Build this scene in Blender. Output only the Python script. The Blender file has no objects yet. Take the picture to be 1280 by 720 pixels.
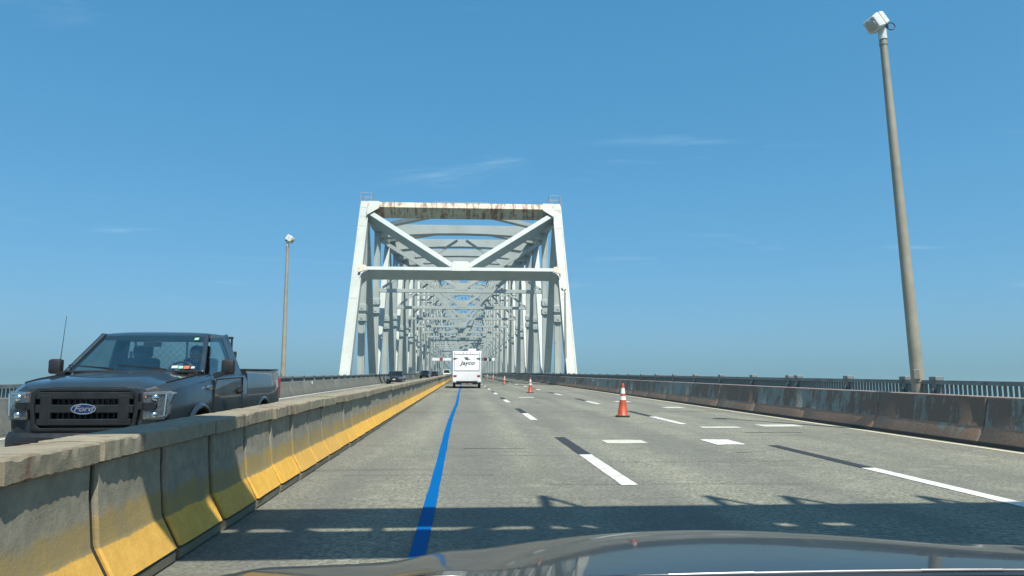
import bpy, bmesh, math, random
from mathutils import Vector, Matrix, noise
R = math.radians
rnd = random.Random(7)
S = bpy.context.scene
C = S.collection

# ------------------------------------------------------------------ grade of the road
GR = 0.024
def G(y):
    if y <= 320: return GR * y
    return GR * y - GR / 520.0 * (y - 320) ** 2
SLOPE = math.atan(GR)

# ------------------------------------------------------------------ camera
cam_d = bpy.data.cameras.new('camera'); cam = bpy.data.objects.new('camera', cam_d); C.objects.link(cam)
cam_d.sensor_width = 36.0; cam_d.lens = 930.0 / 1280.0 * 36.0
cam_d.clip_start = 0.05; cam_d.clip_end = 60000
cam.location = (0, 0, 1.34)
cam.rotation_euler = (R(90 + 7.819), 0, R(-3.669))
S.camera = cam

# ------------------------------------------------------------------ sky, sun, exposure
SUN_EL = R(58.6); SUN_AZ = R(156.8)            # azimuth clockwise from +Y: behind and to the right
w = bpy.data.worlds.new('World'); S.world = w; w.use_nodes = True
nt = w.node_tree; nt.nodes.clear()
out = nt.nodes.new('ShaderNodeOutputWorld'); bg = nt.nodes.new('ShaderNodeBackground')
sky = nt.nodes.new('ShaderNodeTexSky'); sky.sky_type = 'NISHITA'; sky.sun_disc = False
sky.sun_elevation = SUN_EL; sky.sun_rotation = SUN_AZ
sky.altitude = 60; sky.air_density = 1.0; sky.dust_density = 1.8; sky.ozone_density = 10.0
bg.inputs['Strength'].default_value = 0.11
wb = nt.nodes.new('ShaderNodeMix'); wb.data_type = 'RGBA'; wb.blend_type = 'MULTIPLY'; wb.inputs[0].default_value = 1.0
wb.inputs[7].default_value = (0.74, 1.04, 1.00, 1.0)      # white balance of the camera, the same over the whole sky
tc = nt.nodes.new('ShaderNodeTexCoord'); sx = nt.nodes.new('ShaderNodeSeparateXYZ'); nt.links.new(tc.outputs['Generated'], sx.inputs[0])
def wmath(op, a, b):
    x = nt.nodes.new('ShaderNodeMath'); x.operation = op
    for i, q in enumerate((a, b)):
        if isinstance(q, (int, float)): x.inputs[i].default_value = q
        else: nt.links.new(q, x.inputs[i])
    return x.outputs[0]
zc = wmath('MAXIMUM', sx.outputs[2], 0.05)
cv = nt.nodes.new('ShaderNodeCombineXYZ'); nt.links.new(wmath('DIVIDE', sx.outputs[0], zc), cv.inputs[0]); nt.links.new(wmath('DIVIDE', sx.outputs[1], zc), cv.inputs[1])
mp = nt.nodes.new('ShaderNodeMapping'); mp.inputs['Scale'].default_value = (0.55, 1.5, 1); mp.inputs['Rotation'].default_value = (0, 0, 0.25); mp.inputs['Location'].default_value = (12.5, 8.8, 0); nt.links.new(cv.outputs[0], mp.inputs[0])
cn = nt.nodes.new('ShaderNodeTexNoise'); cn.inputs['Scale'].default_value = 1.0; cn.inputs['Detail'].default_value = 7; cn.inputs['Roughness'].default_value = 0.6; cn.inputs['Distortion'].default_value = 0.6; nt.links.new(mp.outputs[0], cn.inputs['Vector'])
cr = nt.nodes.new('ShaderNodeMapRange'); cr.interpolation_type = 'SMOOTHSTEP'; cr.inputs[1].default_value = 0.58; cr.inputs[2].default_value = 0.82; cr.inputs[4].default_value = 0.25; nt.links.new(cn.outputs['Fac'], cr.inputs[0])
cm = nt.nodes.new('ShaderNodeMix'); cm.data_type = 'RGBA'; cm.inputs[7].default_value = (6.0, 7.0, 7.6, 1); fd_ = nt.nodes.new('ShaderNodeMapRange'); fd_.interpolation_type = 'SMOOTHSTEP'; fd_.inputs[1].default_value = 0.06; fd_.inputs[2].default_value = 0.16; nt.links.new(sx.outputs[2], fd_.inputs[0])
nt.links.new(wmath('MULTIPLY', cr.outputs[0], fd_.outputs[0]), cm.inputs[0])
nt.links.new(sky.outputs[0], wb.inputs[6])
SK = 0.1451                                               # the camera's tone response, one curve per channel over the whole sky
sp_ = nt.nodes.new('ShaderNodeSeparateColor'); nt.links.new(wb.outputs[2], sp_.inputs[0]); cb_ = nt.nodes.new('ShaderNodeCombineColor')
for i, (gm, kk) in enumerate(((1.0, 0.96), (0.56, 0.69), (0.52, 0.85))):
    nt.links.new(wmath('MULTIPLY', wmath('POWER', wmath('MULTIPLY', sp_.outputs[i], SK), gm), kk / SK), cb_.inputs[i])
nt.links.new(cb_.outputs[0], cm.inputs[6]); nt.links.new(cm.outputs[2], bg.inputs[0]); nt.links.new(bg.outputs[0], out.inputs[0])
sd = bpy.data.lights.new('sun', 'SUN'); so = bpy.data.objects.new('sun', sd); C.objects.link(so)
sd.energy = 5.0; sd.angle = R(0.53); sd.color = (1.0, 0.95, 0.86)
sv = Vector((math.sin(SUN_AZ) * math.cos(SUN_EL), math.cos(SUN_AZ) * math.cos(SUN_EL), math.sin(SUN_EL)))
so.rotation_euler = sv.to_track_quat('Z', 'Y').to_euler(); so.location = (40, -60, 90)
S.view_settings.view_transform = 'Standard'; S.view_settings.look = 'None'
S.view_settings.exposure = 0.4; S.view_settings.gamma = 1.0

# ------------------------------------------------------------------ materials
class NT:
    def __init__(self, name):
        self.m = bpy.data.materials.new(name); self.m.use_nodes = True
        self.t = self.m.node_tree; self.b = self.t.nodes['Principled BSDF']
    def n(self, kind, **kw):
        x = self.t.nodes.new(kind)
        for k, v in kw.items(): setattr(x, k, v)
        return x
    def l(self, a, b): self.t.links.new(a, b)
    def set(self, x, **kw):
        for k, v in kw.items(): x.inputs[k].default_value = v
    def pos(self): return self.n('ShaderNodeNewGeometry').outputs['Position']
    def obj(self): return self.n('ShaderNodeTexCoord').outputs['Object']
    def mapv(self, v, scale=(1, 1, 1), loc=(0, 0, 0)):
        x = self.n('ShaderNodeMapping'); x.inputs['Scale'].default_value = scale; x.inputs['Location'].default_value = loc
        self.l(v, x.inputs['Vector']); return x.outputs[0]
    def noise(self, v, scale, detail=4, rough=0.6, dist=0.0):
        x = self.n('ShaderNodeTexNoise'); x.inputs['Scale'].default_value = scale; x.inputs['Detail'].default_value = detail
        x.inputs['Roughness'].default_value = rough; x.inputs['Distortion'].default_value = dist
        self.l(v, x.inputs['Vector']); return x.outputs['Fac']
    def ramp(self, f, a, b, va=0.0, vb=1.0, smooth=True):
        x = self.n('ShaderNodeMapRange'); x.interpolation_type = 'SMOOTHSTEP' if smooth else 'LINEAR'
        x.inputs['From Min'].default_value = a; x.inputs['From Max'].default_value = b
        x.inputs['To Min'].default_value = va; x.inputs['To Max'].default_value = vb
        self.l(f, x.inputs['Value']); return x.outputs[0]
    def math(self, op, a, b=None):
        x = self.n('ShaderNodeMath', operation=op)
        for i, q in enumerate((a, b)):
            if q is None: continue
            if isinstance(q, (int, float)): x.inputs[i].default_value = q
            else: self.l(q, x.inputs[i])
        return x.outputs[0]
    def mix(self, f, a, b):
        x = self.n('ShaderNodeMix', data_type='RGBA')
        for k, q in ((0, f), (6, a), (7, b)):
            if isinstance(q, (int, float)): x.inputs[k].default_value = q
            elif isinstance(q, tuple): x.inputs[k].default_value = (*q, 1.0)
            else: self.l(q, x.inputs[k])
        return x.outputs[2]
    def sep(self, v):
        x = self.n('ShaderNodeSeparateXYZ'); self.l(v, x.inputs[0]); return x.outputs
    def col(self, c): self.l(c, self.b.inputs['Base Color'])
    def bump(self, h, strength=0.3, dist=0.01):
        x = self.n('ShaderNodeBump'); x.inputs['Strength'].default_value = strength; x.inputs['Distance'].default_value = dist
        self.l(h, x.inputs['Height']); self.l(x.outputs[0], self.b.inputs['Normal'])
    def rnd(self): return self.n('ShaderNodeObjectInfo').outputs['Random']

def plain(name, col, rough=0.5, metal=0.0, var=0.12, scale=6.0, coat=0.0, bump=0.0, spec=None):
    t = NT(name); p = t.obj()
    f = t.noise(p, scale, 5, 0.65)
    lo = tuple(max(0, c * (1 - var)) for c in col); hi = tuple(min(1, c * (1 + var)) for c in col)
    t.col(t.mix(t.ramp(f, 0.3, 0.7), lo, hi))
    t.l(t.ramp(f, 0.3, 0.7, max(0.02, rough * 0.85), min(1, rough * 1.15)), t.b.inputs['Roughness'])
    t.b.inputs['Metallic'].default_value = metal
    if coat: t.b.inputs['Coat Weight'].default_value = coat; t.b.inputs['Coat Roughness'].default_value = 0.04
    if spec is not None: t.b.inputs['Specular IOR Level'].default_value = spec
    if bump: t.bump(t.noise(p, scale * 8, 4), bump, 0.004)
    return t.m

def bridge_paint(name, base, rust=0.0, streak=0.5):
    t = NT(name); p = t.pos()
    rx = t.math('MULTIPLY', t.rnd(), 0.10)
    big = t.noise(p, 0.35, 5, 0.6); fine = t.noise(t.mapv(p, (6, 6, 0.5)), 1.0, 5, 0.65)
    lo = tuple(c * 0.80 for c in base)
    c = t.mix(t.ramp(big, 0.3, 0.75), base, lo)
    dirt = t.ramp(fine, 0.47, 0.72, 0.0, streak)
    c = t.mix(dirt, c, (0.36, 0.32, 0.22))
    wob = t.noise(p, 1.7, 6, 0.7)
    heavy = rust > 0.1
    st = t.noise(t.mapv(p, (2.3, 0.15, 0.3) if heavy else (1.5, 1.5, 0.12)), 1.0, 6, 0.75)
    r = t.ramp(t.math('ADD', t.math('MULTIPLY', wob, 0.30 if heavy else 0.55), t.math('MULTIPLY', st, 0.70 if heavy else 0.45)), 0.62 - rust, 0.70 - rust * 0.9)
    c = t.mix(t.math('MULTIPLY', r, 0.9), c, t.mix(fine, (0.12, 0.042, 0.02), (0.26, 0.115, 0.05)))
    spots = t.ramp(t.noise(t.mapv(p, (1.1, 1.1, 0.7)), 1.0, 5, 0.75), 0.66, 0.71, 0.0, 0.8)
    c = t.mix(spots, c, (0.22, 0.10, 0.06))
    v = t.mix(rx, c, (0.35, 0.36, 0.34))
    t.col(v); t.b.inputs['Roughness'].default_value = 0.55
    t.bump(t.math('ADD', wob, t.math('MULTIPLY', r, -0.6)), 0.15, 0.01)
    return t.m

def road_mat():
    t = NT('road_concrete'); p = t.pos(); s = t.sep(p)
    speck = t.noise(p, 24.0, 5, 0.85); mid = t.noise(p, 3.0, 6, 0.7); big = t.noise(t.mapv(p, (0.5, 0.12, 0.5)), 1.0, 5, 0.6)
    vor = t.n('ShaderNodeTexVoronoi'); vor.inputs['Scale'].default_value = 24.0; t.l(p, vor.inputs['Vector'])
    c = t.mix(t.ramp(speck, 0.34, 0.68), (0.085, 0.088, 0.064), (0.345, 0.345, 0.262))
    c = t.mix(t.ramp(vor.outputs['Distance'], 0.0, 0.40, 0.6, 0.0), c, (0.105, 0.11, 0.10))
    c = t.mix(t.ramp(big, 0.40, 0.62, 0.0, 0.48), c, (0.112, 0.112, 0.092))
    c = t.mix(t.ramp(mid, 0.48, 0.7, 0.0, 0.5), c, (0.31, 0.30, 0.235))
    # tyre tracks polished darker along each lane
    wx = t.math('PINGPONG', t.math('ADD', s[0], 1.69 + 0.05), 0.915)
    tr = t.math('MULTIPLY', t.ramp(wx, 0.30, 0.915, 0.45, 0.0), t.ramp(t.noise(t.mapv(p, (0.8, 0.05, 1)), 1.0, 4), 0.3, 0.6))
    c = t.mix(tr, c, (0.11, 0.113, 0.104))
    # transverse stains
    tv = t.noise(t.mapv(p, (0.25, 3.0, 1)), 1.0, 5, 0.55)
    c = t.mix(t.ramp(tv, 0.58, 0.74, 0.0, 0.6), c, (0.10, 0.10, 0.088))
    # small dark spots
    sp = t.noise(p, 7.0, 2, 0.5)
    c = t.mix(t.ramp(sp, 0.72, 0.78, 0, 0.6), c, (0.07, 0.07, 0.066))
    t.col(c); t.b.inputs['Roughness'].default_value = 0.82; t.b.inputs['Specular IOR Level'].default_value = 0.35
    t.bump(t.math('ADD', speck, t.math('MULTIPLY', vor.outputs['Distance'], 0.8)), 0.8, 0.012)
    return t.m

def line_paint(name, col, wear=0.45, spec=0.4):
    t = NT(name); p = t.pos()
    f = t.noise(p, 26.0, 5, 0.75); g = t.noise(p, 3.0, 4, 0.6)
    m = t.ramp(t.math('ADD', t.math('MULTIPLY', f, 0.65), t.math('MULTIPLY', g, 0.35)), wear + 0.08, wear + 0.2, 0.0, 0.7)
    t.col(t.mix(m, col, (0.22, 0.22, 0.195))); t.b.inputs['Roughness'].default_value = 0.75; t.b.inputs['Specular IOR Level'].default_value = spec
    t.bump(f, 0.3, 0.004)
    return t.m

def concrete(name, col, stain=(0.12, 0.115, 0.10), amount=0.6, rust=0.0):
    t = NT(name); p = t.pos()
    f = t.noise(p, 9.0, 6, 0.7); g = t.noise(t.mapv(p, (2.5, 2.5, 0.5)), 1.0, 6, 0.65); h = t.noise(p, 45.0, 3, 0.7)
    c = t.mix(t.ramp(f, 0.3, 0.7), tuple(q * 0.8 for q in col), tuple(q * 1.15 for q in col))
    c = t.mix(t.ramp(g, 0.48, 0.72, 0.0, amount), c, stain)
    c = t.mix(t.ramp(h, 0.66, 0.74, 0.0, 0.5), c, (0.10, 0.10, 0.09))
    if rust:
        k = t.noise(t.mapv(p, (1.6, 1.6, 0.9)), 2.2, 5, 0.7)
        c = t.mix(t.ramp(k, 0.55, 0.64, 0.0, rust), c, (0.16, 0.075, 0.045))
    c = t.mix(t.math('MULTIPLY', t.rnd(), 0.22), c, tuple(q * 0.55 for q in col))
    t.col(c); t.b.inputs['Roughness'].default_value = 0.85
    t.bump(t.math('ADD', f, t.math('MULTIPLY', h, 0.5)), 0.5, 0.012)
    return t.m

def barrier_mat():
    t = NT('barrier_concrete_yellow_base'); p = t.pos(); z = t.sep(t.obj())[2]
    f = t.noise(p, 9.0, 6, 0.7); g = t.noise(p, 2.6, 6, 0.7); h = t.noise(p, 45.0, 3, 0.7)
    c = t.mix(t.ramp(f, 0.3, 0.7), (0.17, 0.16, 0.115), (0.275, 0.258, 0.19))
    c = t.mix(t.ramp(g, 0.5, 0.75, 0, 0.6), c, (0.15, 0.145, 0.125))
    yel = t.mix(t.ramp(f, 0.35, 0.75), (0.60, 0.33, 0.04), (0.72, 0.42, 0.065))
    yel = t.mix(t.ramp(g, 0.60, 0.75, 0, 0.45), yel, (0.33, 0.21, 0.06))
    worn = t.mix(t.ramp(g, 0.35, 0.62, 0.2, 0.85), (0.33, 0.225, 0.055), (0.22, 0.175, 0.075))
    zz = t.math('ADD', z, t.math('MULTIPLY', t.math('SUBTRACT', g, 0.5), 0.06))
    zw = t.math('ADD', z, t.math('MULTIPLY', t.math('SUBTRACT', g, 0.5), 0.28))
    c = t.mix(t.ramp(zw, 0.44, 0.53, 0.95, 0.0), c, worn)
    c = t.mix(t.ramp(zz, 0.295, 0.31, 1.0, 0.0), c, yel)
    c = t.mix(t.ramp(zz, 0.088, 0.10, 1.0, 0.0), c, t.mix(f, (0.12, 0.11, 0.075), (0.24, 0.215, 0.14)))
    c = t.mix(t.ramp(h, 0.66, 0.76, 0, 0.45), c, (0.10, 0.09, 0.06))
    c = t.mix(t.math('MULTIPLY', t.rnd(), 0.25), c, (0.17, 0.15, 0.10))
    t.col(c); t.b.inputs['Roughness'].default_value = 0.8
    t.bump(t.math('ADD', f, t.math('MULTIPLY', h, 0.4)), 0.5, 0.012)
    return t.m

def rusty_panel_mat():
    t = NT('rust_streaked_panel'); p = t.pos(); z = t.sep(t.obj())[2]
    st = t.noise(t.mapv(p, (5.0, 5.0, 0.5)), 1.0, 6, 0.7); bl = t.noise(t.mapv(p, (1.2, 1.2, 1.2)), 1.0, 6, 0.65); fi = t.noise(p, 24, 4, 0.7)
    up = t.mix(t.ramp(fi, 0.3, 0.7), (0.19, 0.205, 0.175), (0.29, 0.31, 0.27))
    k = t.math('ADD', t.math('MULTIPLY', st, 0.5), t.math('MULTIPLY', bl, 0.5))
    k = t.math('ADD', k, t.math('MULTIPLY', t.math('SUBTRACT', t.rnd(), 0.5), 0.12))
    up = t.mix(t.ramp(k, 0.46, 0.54), up, t.mix(fi, (0.125, 0.085, 0.06), (0.235, 0.155, 0.105)))
    lo = t.mix(t.ramp(fi, 0.3, 0.7), (0.24, 0.145, 0.095), (0.37, 0.235, 0.155))
    lo = t.mix(t.ramp(k, 0.57, 0.64), lo, (0.27, 0.275, 0.225))
    c = t.mix(t.ramp(z, 0.335, 0.355), lo, up)
    c = t.mix(t.ramp(t.math('ADD', z, t.math('MULTIPLY', t.math('SUBTRACT', st, 0.5), 0.1)), 0.86, 0.9), c, t.mix(bl, (0.38, 0.36, 0.33), (0.34, 0.17, 0.13)))
    c = t.mix(t.ramp(z, 0.07, 0.09), (0.04, 0.036, 0.032), c)  # foot of the wall painted near black for the shade along it
    t.col(c); t.b.inputs['Roughness'].default_value = 0.7
    t.bump(t.math('ADD', st, t.math('MULTIPLY', fi, 0.5)), 0.35, 0.01)
    return t.m

def glass(name, tint=(0.25, 0.3, 0.3), refl=1.0):
    t = NT(name); t.t.nodes.remove(t.b)
    o = t.t.nodes['Material Output']
    tr = t.n('ShaderNodeBsdfTransparent'); tr.inputs[0].default_value = (*tint, 1)
    gl = t.n('ShaderNodeBsdfGlossy'); gl.inputs['Roughness'].default_value = 0.02
    fr = t.n('ShaderNodeFresnel'); fr.inputs['IOR'].default_value = 1.5
    mx = t.n('ShaderNodeMixShader'); t.l(t.math('MULTIPLY', fr.outputs[0], refl), mx.inputs[0])
    t.l(tr.outputs[0], mx.inputs[1]); t.l(gl.outputs[0], mx.inputs[2]); t.l(mx.outputs[0], o.inputs[0])
    return t.m

def water_mat():
    t = NT('river_water'); p = t.pos()
    n = t.noise(t.mapv(p, (0.05, 0.12, 1)), 1.0, 6, 0.65)
    t.col(t.mix(t.ramp(n, 0.3, 0.7), (0.035, 0.075, 0.095), (0.05, 0.10, 0.12)))
    t.b.inputs['Roughness'].default_value = 0.22
    t.bump(n, 0.6, 1.0)
    return t.m

M = dict(
    gapshade=plain('joint_shade_black', (0.022, 0.020, 0.016), 0.95),  # near-black that stands for the shade inside the barrier joints
    road=road_mat(), water=water_mat(), barrier=barrier_mat(), panel=rusty_panel_mat(),
    cap=concrete('cap_concrete', (0.265, 0.235, 0.162), (0.16, 0.125, 0.075), 0.6, 0.8),
    parapet=concrete('parapet_concrete', (0.15, 0.155, 0.132), (0.095, 0.095, 0.08), 0.5),
    slab=concrete('slab_concrete', (0.25, 0.25, 0.235)),
    white=line_paint('white_road_paint', (0.66, 0.67, 0.61), 0.40), faded=line_paint('faded_road_paint', (0.50, 0.50, 0.42), 0.44),
    cream=line_paint('cream_edge_paint', (0.55, 0.51, 0.38), 0.47), black=line_paint('black_contrast_paint', (0.028, 0.032, 0.036), 0.56),
    blue=line_paint('blue_road_paint', (0.0, 0.098, 0.285), 0.56, 0.06), seal=line_paint('joint_sealant', (0.06, 0.06, 0.058), 0.44),
    steel=bridge_paint('pale_bridge_paint', (0.385, 0.445, 0.425), 0.0, 0.35),
    steel_worn=bridge_paint('worn_bridge_paint', (0.40, 0.445, 0.405), 0.03, 0.6),
    steel_rust=bridge_paint('rust_stained_bridge_paint', (0.52, 0.50, 0.38), 0.150, 0.7),
    rail=plain('dark_rail_paint', (0.18, 0.21, 0.205), 0.5, 0.3, 0.3, 3.0),
    pole=plain('weathered_pole_aluminium', (0.30, 0.285, 0.225), 0.55, 0.1, 0.14, 1.2),
    head=plain('pale_lamp_housing', (0.58, 0.61, 0.57), 0.45, 0.0, 0.08, 9.0), lens=plain('frosted_lamp_lens', (0.38, 0.37, 0.31), 0.15, 0.0, 0.15, 9.0, 0.5),
    cowlblack=plain('cowl_black_plastic', (0.010, 0.011, 0.012), 0.9, 0, 0.3, 30.0, spec=0.1), darkmetal=plain('dark_metal', (0.05, 0.052, 0.055), 0.45, 0.4, 0.25), blackplastic=plain('black_plastic', (0.016, 0.018, 0.02), 0.5, 0, 0.25, 8.0),
    greyplastic=plain('charcoal_plastic', (0.013, 0.015, 0.0165), 0.42, 0, 0.2, 8.0), void=plain('grille_void_black', (0.004, 0.004, 0.005), 0.8),
    truck=plain('slate_blue_truck_paint', (0.026, 0.036, 0.044), 0.33, 0.2, 0.10, 2.0, 0.8), truckdark=plain('dusty_truck_trim', (0.03, 0.035, 0.04), 0.5, 0, 0.2),
    hood=plain('dark_pewter_car_paint', (0.022, 0.025, 0.026), 0.35, 0.0, 0.06, 2.0, 0.46, spec=0.05),
    chrome=plain('chrome', (0.75, 0.76, 0.77), 0.12, 1.0, 0.05), lampglass=glass('headlight_glass', (0.9, 0.92, 0.93), 0.5),
    amber=plain('amber_lens', (0.75, 0.28, 0.04), 0.25), redlens=plain('red_lens', (0.40, 0.02, 0.018), 0.25), silver=plain('silver_reflector', (0.27, 0.285, 0.30), 0.2, 0.4, 0.25, 26.0),
    wsglass=glass('windscreen_glass', (0.88, 0.91, 0.89), 0.5), sideglass=glass('side_window_glass', (0.87, 0.91, 0.90), 0.55),
    seat=plain('grey_seat_cloth', (0.045, 0.047, 0.05), 0.9, 0, 0.2), tyre=plain('tyre_rubber', (0.018, 0.018, 0.018), 0.85, 0, 0.2), rim=plain('grey_steel_rim', (0.35, 0.35, 0.34), 0.4, 0.6),
    oval=plain('badge_blue', (0.012, 0.028, 0.13), 0.25, 0.2), skin=plain('skin', (0.30, 0.17, 0.11), 0.55), shirt=plain('dark_shirt', (0.03, 0.035, 0.05), 0.9), hair=plain('dark_hair', (0.015, 0.011, 0.009), 0.7),
    rvwhite=plain('white_trailer_panel', (0.68, 0.69, 0.67), 0.35, 0, 0.05, 1.5), rvgrey=plain('trailer_grey_trim', (0.06, 0.065, 0.07), 0.5), graphic=plain('grey_decal_film', (0.045, 0.05, 0.055), 0.4),
    orange=plain('orange_cone_plastic', (0.40, 0.065, 0.02), 0.5, 0, 0.18, 7.0), reflect=plain('white_reflective_sleeve', (0.66, 0.65, 0.60), 0.4, 0, 0.1, 14.0), conebase=plain('cone_base_rubber', (0.035, 0.033, 0.03), 0.8),
    cardark=plain('dark_blue_car_paint', (0.02, 0.027, 0.042), 0.3, 0.3, 0.05, 2.0, 0.8), carblack=plain('black_car_paint', (0.012, 0.013, 0.015), 0.3, 0.2, 0.05, 2.0, 0.8), cargrey=plain('grey_car_paint', (0.06, 0.065, 0.07), 0.3, 0.5, 0.05, 2, 0.8),
    carwhite=plain('white_car_paint', (0.75, 0.75, 0.74), 0.3, 0, 0.03, 2, 0.6), carglass=plain('dark_car_glass', (0.01, 0.014, 0.016), 0.06, 0, 0.1, 2, 0.0),
    plate=plain('pale_plate', (0.6, 0.6, 0.52), 0.5), sticker=plain('sticker_white', (0.42, 0.44, 0.43), 0.6), stickero=plain('sticker_orange', (0.45, 0.11, 0.04), 0.6), stickerg=plain('sticker_green', (0.25, 0.5, 0.35), 0.6),
    signback=plain('galvanised_sign_metal', (0.42, 0.44, 0.43), 0.5, 0.3, 0.12, 2.0), signgreen=plain('sign_green', (0.01, 0.16, 0.09), 0.45), signwhite=plain('sign_white_panel', (0.76, 0.78, 0.75), 0.5, 0, 0.05),
    sigred=plain('signal_red', (0.55, 0.03, 0.02), 0.4), siggreen=plain('signal_green', (0.02, 0.30, 0.16), 0.4),
)

# ------------------------------------------------------------------ mesh helpers
class MB:
    """collects shapes for ONE mesh object"""
    def __init__(self): self.v = []; self.f = []; self.mi = []
    def add(self, vs, fs, m=0):
        o = len(self.v); self.v += [Vector(p) for p in vs]; self.f += [tuple(i + o for i in f) for f in fs]; self.mi += [m] * len(fs); return self
    def box(self, c, s, rot=None, m=0):
        x, y, z = (q / 2 for q in s)
        vs = [Vector((sx * x, sy * y, sz * z)) for sz in (-1, 1) for sx, sy in ((-1, -1), (1, -1), (1, 1), (-1, 1))]
        if rot is not None: vs = [rot @ p for p in vs]
        c = Vector(c)
        return self.add([p + c for p in vs], [(3, 2, 1, 0), (4, 5, 6, 7), (0, 1, 5, 4), (1, 2, 6, 5), (2, 3, 7, 6), (3, 0, 4, 7)], m)
    def cbox(self, c, s, ch=0.01, m=0, rot=None):
        """box with chamfered edges along its longest axis faces (all 12 edges cut)"""
        bm = bmesh.new(); bmesh.ops.create_cube(bm, size=1.0)
        for v in bm.verts: v.co = Vector((v.co.x * s[0], v.co.y * s[1], v.co.z * s[2]))
        bmesh.ops.bevel(bm, geom=list(bm.edges), offset=ch, segments=2, affect='EDGES', profile=0.5)
        bm.verts.index_update()
        vs = [(rot @ v.co if rot is not None else v.co) + Vector(c) for v in bm.verts]; fs = [tuple(v.index for v in f.verts) for f in bm.faces]
        bm.free(); return self.add(vs, fs, m)
    def beam(self, a, b, wx, d, side=(1, 0, 0), m=0, w2=None, d2=None):
        """rectangular bar from a to b: wx along the side direction, d across it"""
        a = Vector(a); b = Vector(b); t = (b - a).normalized(); s = Vector(side); s = (s - t * s.dot(t)).normalized(); u = t.cross(s)
        w2 = w2 or wx; d2 = d2 or d; vs = []
        for p, ww, dd in ((a, wx, d), (b, w2, d2)):
            for i, j in ((-1, -1), (1, -1), (1, 1), (-1, 1)): vs.append(p + s * (i * ww / 2) + u * (j * dd / 2))
        return self.add(vs, [(3, 2, 1, 0), (4, 5, 6, 7), (0, 1, 5, 4), (1, 2, 6, 5), (2, 3, 7, 6), (3, 0, 4, 7)], m)
    def tube(self, a, b, r0, r1=None, n=10, m=0, cap=True):
        a = Vector(a); b = Vector(b); t = (b - a).normalized(); r1 = r0 if r1 is None else r1
        s = t.orthogonal().normalized(); u = t.cross(s); vs = []
        for p, r in ((a, r0), (b, r1)):
            for i in range(n):
                an = 2 * math.pi * i / n; vs.append(p + s * (r * math.cos(an)) + u * (r * math.sin(an)))
        fs = [(i, (i + 1) % n, n + (i + 1) % n, n + i) for i in range(n)]
        if cap: fs += [tuple(range(n - 1, -1, -1)), tuple(range(n, 2 * n))]
        return self.add(vs, fs, m)
    def path(self, pts, r, n=8, m=0):
        for a, b in zip(pts[:-1], pts[1:]): self.tube(a, b, r, r, n, m)
        return self
    def lathe(self, prof, n=24, c=(0, 0, 0), axis=None, m=0):
        c = Vector(c); q = Vector((0, 0, 1)).rotation_difference(Vector(axis)) if axis is not None else None
        vs = []
        for r, z in prof:
            for i in range(n):
                an = 2 * math.pi * i / n; p = Vector((r * math.cos(an), r * math.sin(an), z)); vs.append((q @ p if q else p) + c)
        fs = []
        for k in range(len(prof) - 1):
            for i in range(n): fs.append((k * n + i, k * n + (i + 1) % n, (k + 1) * n + (i + 1) % n, (k + 1) * n + i))
        fs += [tuple(range(n - 1, -1, -1)), tuple((len(prof) - 1) * n + i for i in range(n))]
        return self.add(vs, fs, m)
    def loft(self, secs, m=0, caps=True):
        n = len(secs[0]); vs = [p for s in secs for p in s]; fs = []
        for k in range(len(secs) - 1):
            for i in range(n): fs.append((k * n + i, k * n + (i + 1) % n, (k + 1) * n + (i + 1) % n, (k + 1) * n + i))
        if caps: fs += [tuple(range(n - 1, -1, -1)), tuple((len(secs) - 1) * n + i for i in range(n))]
        return self.add(vs, fs, m)
    def prism(self, poly, a, b, m=0):
        """poly: list of 3-D points; extruded from offset a to offset b"""
        n = len(poly); vs = [Vector(p) + Vector(a) for p in poly] + [Vector(p) + Vector(b) for p in poly]
        fs = [tuple(range(n - 1, -1, -1)), tuple(range(n, 2 * n))] + [(i, (i + 1) % n, n + (i + 1) % n, n + i) for i in range(n)]
        return self.add(vs, fs, m)
    def mesh(self, name, mats, smooth=None, base=(0, 0, 0), bevel=0.0):
        me = bpy.data.meshes.new(name); bs = Vector(base)
        me.from_pydata([tuple(p - bs) for p in self.v], [], self.f)
        if not isinstance(mats, (list, tuple)): mats = [mats]
        for mm in mats: me.materials.append(mm)
        me.polygons.foreach_set('material_index', self.mi)
        bm = bmesh.new(); bm.from_mesh(me)
        bmesh.ops.recalc_face_normals(bm, faces=list(bm.faces))
        if bevel: bmesh.ops.bevel(bm, geom=[e for e in bm.edges if e.is_manifold and e.calc_face_angle(0) > 0.5], offset=bevel, segments=2, affect='EDGES', profile=0.5, clamp_overlap=True)
        bm.to_mesh(me); bm.free()
        if smooth is not None:
            me.polygons.foreach_set('use_smooth', [True] * len(me.polygons)); me.set_sharp_from_angle(angle=R(smooth))
        me.update(); return me
    def build(self, name, mats, parent=None, smooth=None, base=(0, 0, 0), bevel=0.0):
        o = bpy.data.objects.new(name, self.mesh(name, mats, smooth, base, bevel)); C.objects.link(o)
        if parent is not None: o.parent = parent
        return o

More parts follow.
